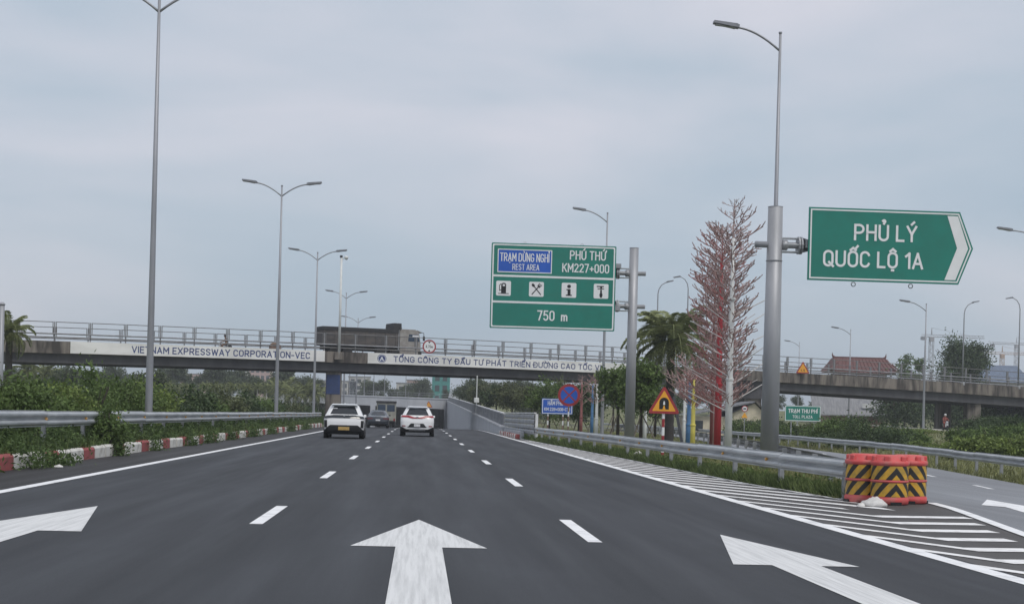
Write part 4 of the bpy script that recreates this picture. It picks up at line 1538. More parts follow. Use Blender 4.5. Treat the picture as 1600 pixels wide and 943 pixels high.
triangle_sign(tp, .55, 1.5)
MB().box(-.04, .04, -.055, .2, -.1, .9).build('bracket', 'galvanised_dull', tp)
Y = 128
x = gx(1163, Y)
wp = empty('road_sign', (x, Y, T(x, Y)), label='small round prohibition sign over an orange plate by the cream house', cat='road sign')
zc = at(1163, 638, Y).z - T(x, Y)
dsk = MB().prism([(.27 * a, zc + .27 * b) for a, b in circ], -.05, -.03).build('disc', 'sign_red', wp)
MB().prism([(.2 * a, zc + .2 * b) for a, b in circ], -.055, -.051).build('white_field', 'sign_white', dsk)
MB().box(-.13, .13, -.06, -.0555, zc - .06, zc + .06).build('black_mark', 'sign_black', dsk)
MB().prism(tri(.55, 0, zc - .62, .03), -.05, -.03).build('amber_plate', 'sign_amber', wp)
MB().tube([(0, 0, -.3), (0, 0, zc + .1)], .035, 6).build('post', 'post_grey', wp)

# ---------------------------------------------------------------- crash barrels and litter


def barrel(px, y, rz_, label):
    x = gx(px, y)
    root = empty('crash_barrel', (x, y, 0.0), rz_, label=label, cat='crash barrel', group='crash barrels at the gore nose')
    n = 24
    body = [(.275, .0), (.315, .02), (.318, .10), (.300, .125), (.298, .365), (.312, .372), (.312, .395), (.298, .402), (.296, .64), (.318, .655), (.318, .71), (.262, .725), (.258, .80), (.20, .815)]
    MB().lathe(body, n).build('body', 'barrel_red', root, True)
    for z0, z1 in ((.132, .36), (.408, .634)):
        MB().loft([[(.302 * math.cos(2 * math.pi * j / 36), .302 * math.sin(2 * math.pi * j / 36), z) for j in range(36)] for z in (z0, z1)], cap=False).build('chevron_sheet', 'chevron_sheet', root, True)
    for a in range(0, 360, 60):
        c_, s_ = math.cos(R(a)), math.sin(R(a))
        MB().cbox(-.05, .05, -.03, .03, .713, .80, .015).build('lid_rib', 'barrel_red', root, loc=(.27 * c_, .27 * s_, 0), rot=(0, 0, R(a + 90)))
    for a in (20, 160, 270):
        MB().box(-.09, .09, -.02, .02, .001, .05).build('foot_notch', 'car_black', root, loc=(.31 * math.cos(R(a)), .31 * math.sin(R(a)), 0), rot=(0, 0, R(a + 90)))
    return root


barrel(1392, 24.55, R(4), 'front red barrel with yellow and black chevrons, nearest of the three')
barrel(1352, 25.05, R(30), 'left red barrel touching the end of the guard rail')
barrel(1421, 25.05, R(-12), 'right red barrel half hidden behind the front one')


def crumple(name, loc, size, seed, label, cat, m):
    rng = np.random.default_rng(seed)
    b = MB()
    rings = []
    n = 14
    for i, (k, z) in enumerate(((.9, 0), (1.0, .18), (.92, .5), (.62, .82), (.2, 1.0))):
        rings.append([(size[0] * k * math.cos(2 * math.pi * j / n) * (1 + rng.uniform(-.16, .16)), size[1] * k * math.sin(2 * math.pi * j / n) * (1 + rng.uniform(-.16, .16)),
                       size[2] * z * (1 + rng.uniform(-.25, .25)) * (1.25 - .6 * (j / n if j < n / 2 else 1 - j / n))) for j in range(n)])
    o = b.loft(rings).build(name, m, None, True)
    o.location = loc
    tag(o, label, cat)
    return o


def gp(px, py):
    """point on flat ground seen at px,py"""
    Y = 20.0
    for _ in range(12):
        p = at(px, py, 10.0)
        d = (p - Vector((0, 0, CAM_H)))
        t = -CAM_H / d.z
        return Vector((d.x * t, d.y * t, 0))


p = gp(1368, 792)
sk = crumple('plastic_sack', (p.x, p.y + .12, .004), (.20, .12, .13), 3, 'crumpled white sack lying in front of the barrels', 'sack', 'bag_white')
sk.rotation_euler = (0, R(6), R(-20))
p = gp(1345, 791)
crumple('litter_scrap', (p.x, p.y, .004), (.07, .05, .05), 9, 'small pale scrap beside the white sack', 'litter', 'bag_white')
p = gp(996, 716)
crumple('litter_scrap', (p.x, p.y, .02), (.20, .14, .17), 5, 'white scrap of litter in the grass below the guard rail', 'litter', 'bag_white')
p = gp(75, 730)
crumple('litter_scrap', (p.x + .2, p.y, .004), (.10, .07, .05), 6, 'tiny white scrap at the foot of the left kerb', 'litter', 'bag_white')

# ---------------------------------------------------------------- vehicles


class Body:
    """car body as stacked rounded plan outlines; table rows: z, y_rear, y_front, half width"""

    def __init__(s, tab, bow=.10, rc=.28):
        tab = np.array(tab, float)
        s.z0, s.z1 = tab[0, 0], tab[-1, 0]
        zz = np.linspace(s.z0, s.z1, 90)
        s.zz = zz
        s.c = []
        for k in (1, 2, 3):
            v = np.interp(zz, tab[:, 0], tab[:, k])
            for _ in range(3):
                v[1:-1] = (v[:-2] + 2 * v[1:-1] + v[2:]) / 4
            s.c.append(v)
        s.bow, s.rc = bow, rc

    def P(s, p, side, z):
        yr, yf, w = (float(np.interp(z, s.zz, c)) for c in s.c)
        r = min(s.rc, w * .6)
        bow = s.bow
        if p <= .3:
            t = p / .3
            x, y = (w - r) * t, yr
            y += bow * (x / w) ** 2
        elif p <= .45:
            a = (p - .3) / .15 * math.pi / 2
            x, y = w - r + r * math.sin(a), yr + r * (1 - math.cos(a)) + bow * ((w - r) / w) ** 2
        elif p <= .8:
            t = (p - .45) / .35
            y0 = yr + r + bow * ((w - r) / w) ** 2
            x, y = w, y0 + (yf - r - .12 - y0) * t
            x = w * (1 - .05 * (2 * t - 1) ** 4 * .6)
        elif p <= .9:
            a = (p - .8) / .1 * math.pi / 2
            x, y = (w * .97 - r) + r * math.cos(a), yf - r - .12 + r * math.sin(a)
        else:
            t = (p - .9) / .1
            x = (w * .97 - r) * (1 - t)
            y = yf - .12 + .12 * (1 - (1 - t) ** 0) + .12 * t * (2 - t)
        return Vector((x * side, y, z))

    def mesh(s, b, nz=30):
        ps = list(np.linspace(0, .3, 7)) + list(np.linspace(.3, .45, 6))[1:] + list(np.linspace(.45, .8, 14))[1:] + list(np.linspace(.8, .9, 5))[1:] + list(np.linspace(.9, 1, 4))[1:]
        ring = [(p, 1) for p in ps] + [(p, -1) for p in reversed(ps[1:-1])]
        b.loft([[s.P(p, sd, z) for p, sd in ring] for z in np.linspace(s.z0, s.z1, nz)])
        return b

    def patch(s, p0, p1, zlo, zhi, off=.006, n=14, m=8, side=None):
        """panel lying on the surface between p0..p1 (negative p = left side) and zlo(p)..zhi(p)"""
        b = MB()
        fl = zlo if callable(zlo) else (lambda p: zlo)
        fh = zhi if callable(zhi) else (lambda p: zhi)
        rows = []
        for i in range(n + 1):
            p = p0 + (p1 - p0) * i / n
            sd = 1 if p >= 0 else -1
            a = abs(p)
            row = []
            for j in range(m + 1):
                z = fl(p) + (fh(p) - fl(p)) * j / m
                e_ = .004
                q = s.P(a, sd, z)
                dz = s.P(a, sd, min(z + .02, s.z1)) - s.P(a, sd, max(z - .02, s.z0))
                a0, a1 = max(a - e_, 0), min(a + e_, 1)
                dp = s.P(a1, sd, z) - s.P(a0, sd, z)
                nr = dp.cross(dz) * sd
                if nr.length > 1e-9:
                    nr.normalize()
                row.append(q + nr * off)
            rows.append(row)
        k = m + 1
        v = [q for r in rows for q in r]
        f = [(i * k + j, (i + 1) * k + j, (i + 1) * k + j + 1, i * k + j + 1) for i in range(n) for j in range(m)]
        return b.add(v, f)


def wheel(root, x, y, r, w, name='wheel'):
    sx = 1 if x > 0 else -1
    o = empty(name, (x, y, r))
    o.parent = root
    prof = [(r * .62, -w / 2), (r * .9, -w / 2), (r, -w / 2 + .03), (r, w / 2 - .03), (r * .9, w / 2), (r * .62, w / 2)]
    n = 26
    MB().loft([[(d * 1, rr * math.cos(2 * math.pi * j / n), rr * math.sin(2 * math.pi * j / n)) for j in range(n)] for rr, d in prof]).build('tyre', 'rubber', o, True)
    b = MB()
    b.loft([[(sx * (w / 2 + d), rr * math.cos(2 * math.pi * j / n), rr * math.sin(2 * math.pi * j / n)) for j in range(n)] for rr, d in ((r * .62, -.01), (r * .6, .004), (r * .2, -.02), (r * .08, .0))])
    b.build('rim', 'rim_metal', o)
    return o


def suv1():
    root = empty('car', (-3.52, 71.5, rz(71.5)), R(1.0), label='white SUV with black tail band and yellow plate in the left lane', cat='car')
    B = Body([(.24, .16, 4.40, .86), (.34, .03, 4.52, .92), (.55, .0, 4.58, .945), (.80, .015, 4.58, .955), (.95, .05, 4.46, .945), (1.03, .10, 3.9, .925), (1.08, .14, 3.45, .895), (1.16, .21, 3.25, .85), (1.35, .37, 2.85, .765), (1.50, .50, 2.45, .69), (1.56, .50, 2.2, .66), (1.60, .56, 1.9, .60), (1.625, .80, 1.6, .45)])
    body = B.mesh(MB(), 80).build('body', 'car_white', root, True)
    B.patch(-.325, .325, 1.145, 1.53, .010).build('rear_window', 'glass_dark', root, True)
    B.patch(-.41, .41, lambda p: .965 - .03 * max(0, abs(p) - .25) / .15, lambda p: 1.10 - .06 * max(0, abs(p) - .25) / .15, .022, 30, 6).build('light_bar', 'glass_dark', root, True)
    lo = B.patch(-.47, .47, .245, lambda p: .64 - .22 * sm((abs(p) - .28) / .12), .012, 30, 6).build('lower_bumper', 'car_black', root, True)
    for sd in (-1, 1):
        B.patch(sd * .34, sd * .40, .52, lambda p: .86, .013, 5, 6).build('side_slot', 'car_black', root, True)
        B.patch(sd * .48, sd * .735, lambda p: 1.10, lambda p: 1.44 - .9 * max(0, abs(p) - .66), .010, 14, 6).build('side_window', 'glass_dark', root, True)
        B.patch(sd * .355, sd * .42, lambda p: 1.0, lambda p: 1.05, .012, 5, 2).build('tail_light', 'glass_dark', root, True)
        for yw in (.88, 3.68):
            wheel(root, sd * .83, yw, .355, .25)
            MB().loft([[(sd * xx, yw + rr_ * math.cos(2 * math.pi * j / 28), .36 + rr_ * math.sin(2 * math.pi * j / 28)) for j in range(28)] for xx, rr_ in ((.80, .425), (.958, .425), (.958, .365), (.80, .365))], cap=False).build('wheel_arch', 'car_black', root, True)
        MB().cbox(min(sd * .86, sd * .995), max(sd * .86, sd * .995), 2.95, 3.06, 1.02, 1.14, .03).build('mirror', 'car_white', root)
    MB().cbox(-.26, .26, -.03, .03, .405, .555, .008).build('licence_plate', 'plate_yellow', root, loc=(0, -.022, 0))
    MB().box(-.045, .045, .06, .075, 1.06, 1.10).build('badge', 'chrome_grey', root)
    MB().loft([[(-.64, .50, 1.565), (.64, .50, 1.565), (.60, .72, 1.61), (-.60, .72, 1.61)], [(-.61, .40, 1.59), (.61, .40, 1.59), (.56, .74, 1.64), (-.56, .74, 1.64)]]).build('roof_spoiler', 'car_white', root)
    MB().tube([(0, 1.0, 1.62), (0, .93, 1.67), (0, .90, 1.68)], .02, 5).build('antenna', 'car_white', root)
    MB().box(-.42, -.20, .0, .004, 1.40, 1.44).build('sticker', 'plate_white', root, loc=(-.12, .365, 0))
    MB().box(-.7, .7, .25, 4.2, .20, .30).build('underbody', 'car_black', root)
    return root


def suv2():
    root = empty('car', (-.10, 83.5, rz(83.5)), R(-.6), label='white SUV with red tail-light band in the middle lane', cat='car')
    B = Body([(.26, .14, 4.35, .85), (.36, .02, 4.48, .90), (.60, .0, 4.52, .92), (.82, .02, 4.52, .93), (.98, .06, 4.38, .92), (1.06, .10, 3.8, .90), (1.12, .14, 3.3, .865), (1.20, .20, 3.15, .82), (1.38, .36, 2.8, .73), (1.53, .52, 2.4, .65), (1.59, .54, 2.1, .61), (1.63, .62, 1.8, .54), (1.65, .85, 1.5, .40)])
    B.mesh(MB(), 80).build('body', 'car_white', root, True)
    B.patch(-.325, .325, 1.17, 1.54, .010).build('rear_window', 'glass_dark', root, True)
    B.patch(-.425, .425, lambda p: .985 + .06 * sm((abs(p) - .10) / .2), lambda p: 1.055 + .085 * sm((abs(p) - .06) / .2), .022, 30, 6).build('tail_light_band', 'tail_red', root, True)
    B.patch(-.25, .25, .50, lambda p: .72 - .20 * sm((abs(p) - .15) / .1), .012, 20, 5).build('plate_recess', 'car_black', root, True)
    B.patch(-.46, .46, .27, lambda p: .40 + .12 * sm((abs(p) - .28) / .1), .011, 26, 5).build('lower_bumper', 'car_black', root, True)
    B.patch(-.22, .22, .33, .42, .020, 16, 3).build('skid_plate', 'chrome_grey', root, True)
    for sd in (-1, 1):
        B.patch(sd * .30, sd * .37, .55, .60, .013, 4, 2).build('reflector', 'tail_red', root, True)
        B.patch(sd * .48, sd * .73, lambda p: 1.13, lambda p: 1.46 - .9 * max(0, abs(p) - .66), .010, 14, 6).build('side_window', 'glass_dark', root, True)
        for yw in (.86, 3.6):
            wheel(root, sd * .81, yw, .35, .24)
            MB().loft([[(sd * xx, yw + rr_ * math.cos(2 * math.pi * j / 28), .36 + rr_ * math.sin(2 * math.pi * j / 28)) for j in range(28)] for xx, rr_ in ((.78, .42), (.935, .42), (.935, .36), (.78, .36))], cap=False).build('wheel_arch', 'car_black', root, True)
        MB().cbox(min(sd * .84, sd * .975), max(sd * .84, sd * .975), 2.9, 3.02, 1.04, 1.16, .03).build('mirror', 'car_white', root)
        MB().tube([(sd * .55, .9, 1.655), (sd * .57, 1.3, 1.675), (sd * .55, 1.9, 1.65)], .02, 5).build('roof_rail', 'chrome_grey', root)
    MB().cbox(-.17, .17, -.03, .03, .535, .685, .008).build('licence_plate', 'plate_white', root, loc=(0, -.025, 0))
    MB().box(-.06, .06, .05, .068, 1.03, 1.10).build('badge', 'chrome_grey', root)
    MB().loft([[(-.58, .55, 1.59), (.58, .55, 1.59), (.55, .78, 1.635), (-.55, .78, 1.635)], [(-.56, .46, 1.615), (.56, .46, 1.615), (.51, .80, 1.665), (-.51, .80, 1.665)]]).build('roof_spoiler', 'car_white', root)
    MB().box(-.7, .7, .25, 4.2, .22, .32).build('underbody', 'car_black', root)
    return root


def sedan():
    root = empty('car', (-3.35, 124.0, rz(124.0)), R(1.0), label='dark blue-grey sedan ahead of the left white SUV', cat='car')
    B = Body([(.22, .14, 4.5, .82), (.32, .03, 4.6, .87), (.55, .0, 4.65, .90), (.80, .03, 4.6, .905), (.94, .08, 4.2, .89), (.99, .30, 3.7, .87), (1.04, .62, 3.45, .82), (1.15, .85, 3.2, .75), (1.32, 1.2, 2.85, .66), (1.43, 1.5, 2.5, .58), (1.475, 1.8, 2.2, .44)], .08, .26)
    B.mesh(MB(), 80).build('body', 'car_dark', root, True)
    B.patch(-.31, .31, 1.06, 1.38, .010).build('rear_window', 'glass_dark', root, True)
    B.patch(-.28, .28, .24, .40, .010, 16, 4).build('lower_bumper', 'car_black', root, True)
    for sd in (-1, 1):
        B.patch(sd * .20, sd * .41, .72, .84, .010, 8, 3).build('tail_light', 'tail_dark', root, True)
        B.patch(sd * .48, sd * .74, lambda p: 1.05, lambda p: 1.34 - .8 * max(0, abs(p) - .66), .010, 14, 5).build('side_window', 'glass_dark', root, True)
        for yw in (.95, 3.75):
            wheel(root, sd * .79, yw, .33, .22)
        MB().cbox(min(sd * .86, sd * 1.02), max(sd * .86, sd * 1.02), 3.0, 3.12, 1.0, 1.12, .03).build('mirror', 'car_dark', root)
    MB().cbox(-.18, .18, -.03, .03, .60, .72, .008).build('licence_plate', 'plate_white', root, loc=(0, -.02, 0))
    MB().box(-.16, .16, .10, .14, .95, .985).build('boot_badge', 'chrome_grey', root)
    MB().box(-.65, .65, .25, 4.2, .18, .28).build('underbody', 'car_black', root)
    return root


def road_truck():
    Y = 182.0
    root = empty('truck', (-3.95, Y, rz(Y)), R(.5), label='pale olive truck with two dark rear windows, farthest vehicle on the road', cat='truck')
    MB().cbox(-1.15, 1.15, 0, 6.4, .75, 3.05, .10).build('cargo_body', 'truck_beige', root)
    MB().cbox(-1.22, 1.22, -.08, .5, 2.95, 3.2, .05).build('roof_edge', 'truck_rim', root)
    for sd in (-1, 1):
        MB().box(sd * .55 - .46, sd * .55 + .46, -.02, -.002, 1.95, 2.75).build('rear_window', 'glass_blue', root)
        MB().box(sd * .98 - .1, sd * .98 + .1, -.03, -.002, .85, 1.1).build('tail_light', 'tail_red', root)
        for yw in (1.4, 5.6):
            wheel(root, sd * .93, yw, .46, .30)
        MB().tube([(sd * 1.1, 6.6, 2.3), (sd * 1.35, 6.7, 2.3), (sd * 1.38, 6.7, 2.0)], .03, 5).build('mirror_arm', 'car_black', root)
    MB().box(-1.1, 1.1, -.03, -.003, .76, .84).build('bumper', 'truck_rim', root)
    MB().box(-.02, .02, -.012, -.002, 1.0, 1.9).build('door_seam', 'truck_rim', root)
    MB().box(-.26, .26, -.02, -.004, 1.15, 1.3).build('licence_plate', 'plate_white', root)
    MB().cbox(-1.1, 1.1, 6.42, 7.8, .6, 2.6, .25).build('cab', 'truck_beige', root)
    MB().box(-.85, .85, .3, 7.0, .5, .748).build('chassis', 'car_black', root)
    return root


suv1()
suv2()
sedan()
road_truck()

# tipper truck on the bridge, driving right
x0, y0 = br_off(496, 3.6)
x1, y1 = br_off(648, 3.6)
Lt = math.hypot(x1 - x0, y1 - y0)
xm = (x0 + x1) / 2
zd = btop(xm) - .45
slope = (btop(x1) - btop(x0)) / Lt
tt = empty('dump_truck', (x0, y0, btop(x0) - .45), bang, label='dusty brown dump truck driving right across the bridge', cat='truck')
tt.rotation_euler = (0, -math.atan(slope), bang)
ztr = at(540, 511, y0).z - (btop(x0) - .45)
cabL = 2.25
bl = Lt - cabL - .1
db = MB().prism([(0, 1.15), (bl - .25, 1.15), (bl, 1.5), (bl, ztr - .05), (.05, ztr - .05)], -1.2, 1.2).build('dump_body', 'truck_body', tt)
MB().prism([(-.04, ztr - .35), (bl + .02, ztr - .35), (bl + .02, ztr), (-.04, ztr)], -1.26, 1.26).build('top_rim', 'truck_rim', db)
for i in range(8):
    u = .15 + (bl - .4) * i / 7
    MB().box(u - .06, u + .06, -1.25, -1.202, 1.16, ztr - .36).build('side_rib', 'truck_body', db)
MB().prism([(bl - .55, ztr), (bl + .35, ztr), (bl + .30, ztr + .62), (bl - .5, ztr + .62)], -1.15, 1.15).build('head_board', 'truck_rim', db)
cb = MB().prism([(bl + .15, .55), (Lt - .05, .55), (Lt, 1.2), (Lt - .02, 1.75), (Lt - .22, 2.75), (Lt - .6, 3.02), (bl + .3, 3.02), (bl + .15, 2.8)], -1.2, 1.2).build('cab', 'truck_cab', tt)
MB().prism([(Lt - 1.35, 1.85), (Lt - .12, 1.85), (Lt - .30, 2.55), (Lt - 1.25, 2.55)], -1.225, -1.202).build('side_window', 'glass_blue', cb)
MB().box(Lt - .9, Lt - .25, -1.235, -1.227, 2.30, 2.48).build('window_glare_strip', 'plate_white', cb)
MB().add([(Lt - .012, -1.05, 1.8), (Lt - .012, 1.05, 1.8), (Lt - .20, 1.0, 2.68), (Lt - .20, -1.0, 2.68)], [(0, 1, 2, 3)]).build('windscreen', 'glass_blue', cb, loc=(.03, 0, 0))
MB().prism([(Lt - .30, 2.86), (Lt + .12, 2.72), (Lt + .12, 2.80), (Lt - .30, 2.98)], -1.1, 1.1).build('sun_visor', 'truck_cab', cb)
MB().tube([(Lt - .1, -1.2, 2.75), (Lt + .22, -1.38, 2.72), (Lt + .24, -1.40, 2.3)], .035, 5).build('mirror_arm', 'car_black', cb)
MB().cbox(Lt + .15, Lt + .33, -1.5, -1.32, 1.95, 2.4, .03).build('mirror', 'car_black', cb)
MB().cbox(Lt - .3, Lt + .12, -1.22, 1.22, .45, .95, .06).build('bumper', 'truck_rim', tt)
MB().cbox(bl + .0, bl + .14, -1.1, 1.1, 1.0, 3.1, .03).build('air_stack', 'chrome_grey', tt)
MB().box(.2, Lt - .4, -.45, .45, .75, 1.14).build('chassis', 'car_black', tt)
MB().cbox(bl - 2.3, bl - 1.1, -1.15, -.6, .55, 1.1, .06).build('fuel_tank', 'truck_rim', tt)
for u in (1.2, 2.55, bl - .35, Lt - 1.0):
    for sd in (-1, 1):
        w = wheel(tt, sd * 1.0, u, .50, .32)
        w.location = (u, sd * 1.0, .5)
        w.rotation_euler = (0, 0, R(-90) if sd > 0 else R(-90))

# ---------------------------------------------------------------- motorbikes with riders


def skinned(name, joints, edges, m, parent):
    """one continuous figure grown round a skeleton: joints {(x,y,z,r)}"""
    me = bpy.data.meshes.new(name)
    me.from_pydata([j[:3] for j in joints], edges, [])
    o = bpy.data.objects.new('t', me)
    col.objects.link(o)
    md = o.modifiers.new('s', 'SKIN')
    for i, sv in enumerate(me.skin_vertices[0].data):
        sv.radius = (joints[i][3], joints[i][3])
        sv.use_root = (i == 0)
    o.modifiers.new('u', 'SUBSURF').levels = 1
    dg = bpy.context.evaluated_depsgraph_get()
    res = bpy.data.meshes.new_from_object(o.evaluated_get(dg))
    bpy.data.objects.remove(o)
    return link(name, res, m, parent, smooth=True)


def motorbike(loc, rz_, label):
    root = empty('motorbike', loc, rz_, label=label, cat='motorbike')
    for y in (-.62, .62):
        w = empty('wheel', (0, y, .29))
        w.parent = root
        n = 20
        prof = [(.20, -.04), (.27, -.045), (.29, -.02), (.29, .02), (.27, .045), (.20, .04)]
        MB().loft([[(d, r_ * math.cos(2 * math.pi * j / n), r_ * math.sin(2 * math.pi * j / n)) for j in range(n)] for r_, d in prof]).build('tyre', 'rubber', w, True)
        MB().loft([[(d, r_ * math.cos(2 * math.pi * j / n), r_ * math.sin(2 * math.pi * j / n)) for j in range(n)] for r_, d in ((.2, -.02), (.05, -.04), (.05, .04), (.2, .02))]).build('rim', 'rim_metal', w)
    MB().prism([(-.70, .62), (-.30, .40), (.15, .36), (.42, .50), (.50, .92), (.40, .95), (.28, .62), (-.2, .72), (-.68, .76)], -.11, .11).build('frame_body', 'car_dark', root, rot=(0, 0, R(90)))
    MB().cbox(-.13, .13, -.62, .12, .74, .84, .03).build('seat', 'car_black', root)
    MB().tube([(0, .62, .29), (0, .50, .70), (0, .42, 1.0)], .035, 6).build('fork', 'chrome_grey', root)
    MB().tube([(-.34, .26, 1.06), (-.12, .40, 1.02), (.12, .40, 1.02), (.34, .26, 1.06)], .022, 6).build('handlebar', 'car_black', root)
    MB().cbox(-.12, .12, .42, .58, .82, 1.0, .03).build('headlight', 'lamp_lens', root)
    MB().cbox(-.16, .16, .40, .50, .42, .82, .04).build('leg_shield', 'helmet_white', root)
    for sd in (-1, 1):
        MB().tube([(sd * .30, .34, 1.06), (sd * .36, .36, 1.22)], .012, 4).build('mirror', 'car_black', root)
    return root


def rider(loc, rz_, label, cloth, helmet):
    root = empty('person', loc, rz_, label=label, cat='person')
    J = [(0, -.22, .90, .15), (0, -.20, 1.10, .145), (0, -.13, 1.34, .155), (0, -.10, 1.47, .06), (0, -.07, 1.60, .10), (0, -.06, 1.72, .08),
         (.19, -.12, 1.38, .065), (.28, .02, 1.16, .050), (.31, .26, 1.07, .038), (-.19, -.12, 1.38, .065), (-.28, .02, 1.16, .050), (-.31, .26, 1.07, .038),
         (.13, -.12, .86, .095), (.19, .22, .80, .070), (.17, .12, .42, .055), (.17, .22, .34, .040), (-.13, -.12, .86, .095), (-.19, .22, .80, .070), (-.17, .12, .42, .055), (-.17, .22, .34, .040)]
    E = [(0, 1), (1, 2), (2, 3), (3, 4), (4, 5), (2, 6), (6, 7), (7, 8), (2, 9), (9, 10), (10, 11), (0, 12), (12, 13), (13, 14), (14, 15), (0, 16), (16, 17), (17, 18), (18, 19)]
    skinned('body', J, E, cloth, root)
    MB().lathe([(.10, 1.60), (.135, 1.64), (.14, 1.70), (.11, 1.78), (.04, 1.81)], 14, (0, -.07)).build('helmet', helmet, root, True)
    MB().lathe([(.05, 1.50), (.082, 1.55), (.088, 1.62), (.07, 1.655)], 12, (0, -.035)).build('face', 'skin', root, True)
    for sd in (-1, 1):
        MB().lathe([(.02, 1.03), (.042, 1.05), (.042, 1.10), (.02, 1.12)], 8, (sd * .31, .27)).build('hand', 'skin', root, True)
    return root


# path under the bridge with an oncoming rider
Y = 158.0
xr_ = gx(1477, Y)
zr = at(1477, 672.5, Y).z
pth = MB().add([(xr_ - 2.6, Y - 3.5, zr - .005), (xr_ + 2.0, Y - 3.5, zr - .005), (xr_ + 3.0, Y + 30, zr + .4), (xr_ - 1.0, Y + 30, zr + .4),
                (xr_ - 2.6, Y - 3.5, zr - 1), (xr_ + 2.0, Y - 3.5, zr - 1)], [(0, 1, 2, 3), (4, 5, 1, 0)]).build('path', 'path_concrete')
tag(pth, kind='structure')
motorbike((xr_, Y, zr), R(180), 'motorbike coming towards the camera on the path under the bridge')
rider((xr_, Y, zr), R(180), 'person in red and white riding a motorbike on the path under the bridge', 'cloth_red', 'helmet_white')
x, y = br_off(348, 3.0)
motorbike((x, y, btop(x) - .45), bang + R(90), 'motorbike crossing the left half of the bridge')
rider((x, y, btop(x) - .45), bang + R(90), 'person riding a motorbike across the left half of the bridge', 'cloth_tan', 'helmet_dark')
x, y = br_off(427, 3.0)
ct = empty('hand_cart', (x, y, btop(x) - .45), bang, label='low brown covered cart on the bridge behind the dump truck', cat='cart')
MB().cbox(-.5, .5, -.35, .35, .45, 1.0, .06).build('cart_box', 'wall_brown', ct)
MB().lathe([(.46, 1.003), (.44, 1.08), (.25, 1.17), (.02, 1.19)], 14).build('cover', 'cloth_tan', ct, True)
for sd in (-1, 1):
    MB().tube([(sd * .3, -.30, .28), (sd * .3, -.22, .28)], .28, 14).build('wheel', 'rubber', ct)
    MB().tube([(sd * .3, .22, .28), (sd * .3, .30, .28)], .28, 14).build('wheel', 'rubber', ct)
MB().tube([(.5, 0, .6), (.9, 0, .9), (1.0, 0, .95)], .025, 5).build('handle', 'car_black', ct)

# ---------------------------------------------------------------- vegetation
ORD = ['nearest', 'second', 'third', 'fourth', 'fifth', 'sixth', 'seventh', 'eighth', 'ninth', 'tenth', 'eleventh', 'twelfth', 'thirteenth', 'fourteenth', 'fifteenth', 'sixteenth', 'seventeenth', 'eighteenth']
rnd = random.Random(11)


def limbs(b, seed, H, r0, spread, n=6, z0=.35):
    """tapered trunk with bent limbs"""
    r = random.Random(seed)
    lean = (r.uniform(-.05, .05), r.uniform(-.05, .05))
    b.tube([(0, 0, -.3), (lean[0] * .4, lean[1] * .4, H * .4), (lean[0], lean[1], H * .75)], [r0, r0 * .75, r0 * .4], 7)
    for i in range(n):
        a = 2 * math.pi * i / n + r.uniform(-.4, .4)
        zz = H * r.uniform(z0, .68)
        L = spread * r.uniform(.55, .95)
        b.tube([(lean[0] * .5, lean[1] * .5, zz), (math.cos(a) * L * .5, math.sin(a) * L * .5, zz + L * .40), (math.cos(a) * L, math.sin(a) * L, zz + L * .85)], [r0 * .42, r0 * .26, r0 * .10], 5)
    return b


def make_tree(name, loc, H, rad, seed, leafm, barkm, label, cat='tree', group=None, nleaf=3600, leaf=.13, trunk_frac=.32, r0=.10, stakes=False, cz=None, white=None, rz_=0):
    root = empty(name, loc, rz_, label=label, cat=cat, group=group)
    r = random.Random(seed)
    limbs(MB(), seed, H, r0, rad).build('trunk', barkm, root, True)
    blobs = []
    nb_ = 8
    for i in range(nb_):
        a = 2 * math.pi * i / nb_ + r.uniform(-.4, .4)
        d = rad * r.uniform(.25, .62)
        zc = H * (trunk_frac + (1 - trunk_frac) * r.uniform(.22, .82))
        k = rad * r.uniform(.36, .56)
        blobs.append((math.cos(a) * d, math.sin(a) * d, zc, k, k, k * r.uniform(.7, .95)))
    blobs.append((0, 0, H - rad * .45, rad * .5, rad * .5, rad * .45))
    link('crown', crown_mesh('crown', seed, blobs, nleaf, leaf), leafm, root)
    if white:
        MB().tube([(0, 0, -.05), (0, 0, white)], r0 * 1.12, 8).build('painted_band', 'bark_white', root, True)
    if stakes:
        for i in range(3):
            a = 2 * math.pi * i / 3 + r.uniform(-.3, .3)
            MB().tube([(math.cos(a) * .95, math.sin(a) * .95, -.1), (math.cos(a) * .05, math.sin(a) * .05, 1.55)], .035, 5).build('stake', 'bamboo', root)
    return root


def shrub(loc, w, d, h, seed, leafm, label, group, nleaf=5200, leaf=.075):
    root = empty('shrub', loc, label=label, cat='shrub', group=group)
    r = random.Random(seed)
    b = MB()
    for i in range(7):
        a = r.uniform(0, 6.28)
        b.tube([(r.uniform(-.2, .2), r.uniform(-.2, .2), -.1), (math.cos(a) * w * .2, math.sin(a) * d * .2, h * .45), (math.cos(a) * w * .38, math.sin(a) * d * .38, h * .8)], [.035, .022, .008], 5)
    b.build('stems', 'bark', root)
    blobs = []
    for i in range(11):
        a = r.uniform(0, 6.28)
        q = math.sqrt(r.uniform(0, 1)) * .72
        k = r.uniform(.30, .46)
        zc = h * r.uniform(.22, .78) * (1 - .35 * q * q)
        blobs.append((math.cos(a) * q * w, math.sin(a) * q * d, zc, k * w, k * d, h * r.uniform(.20, .32)))
    me = crown_mesh('foliage', seed, blobs, nleaf, leaf, 16, .34)
    link('foliage', me, leafm, root)
    return root


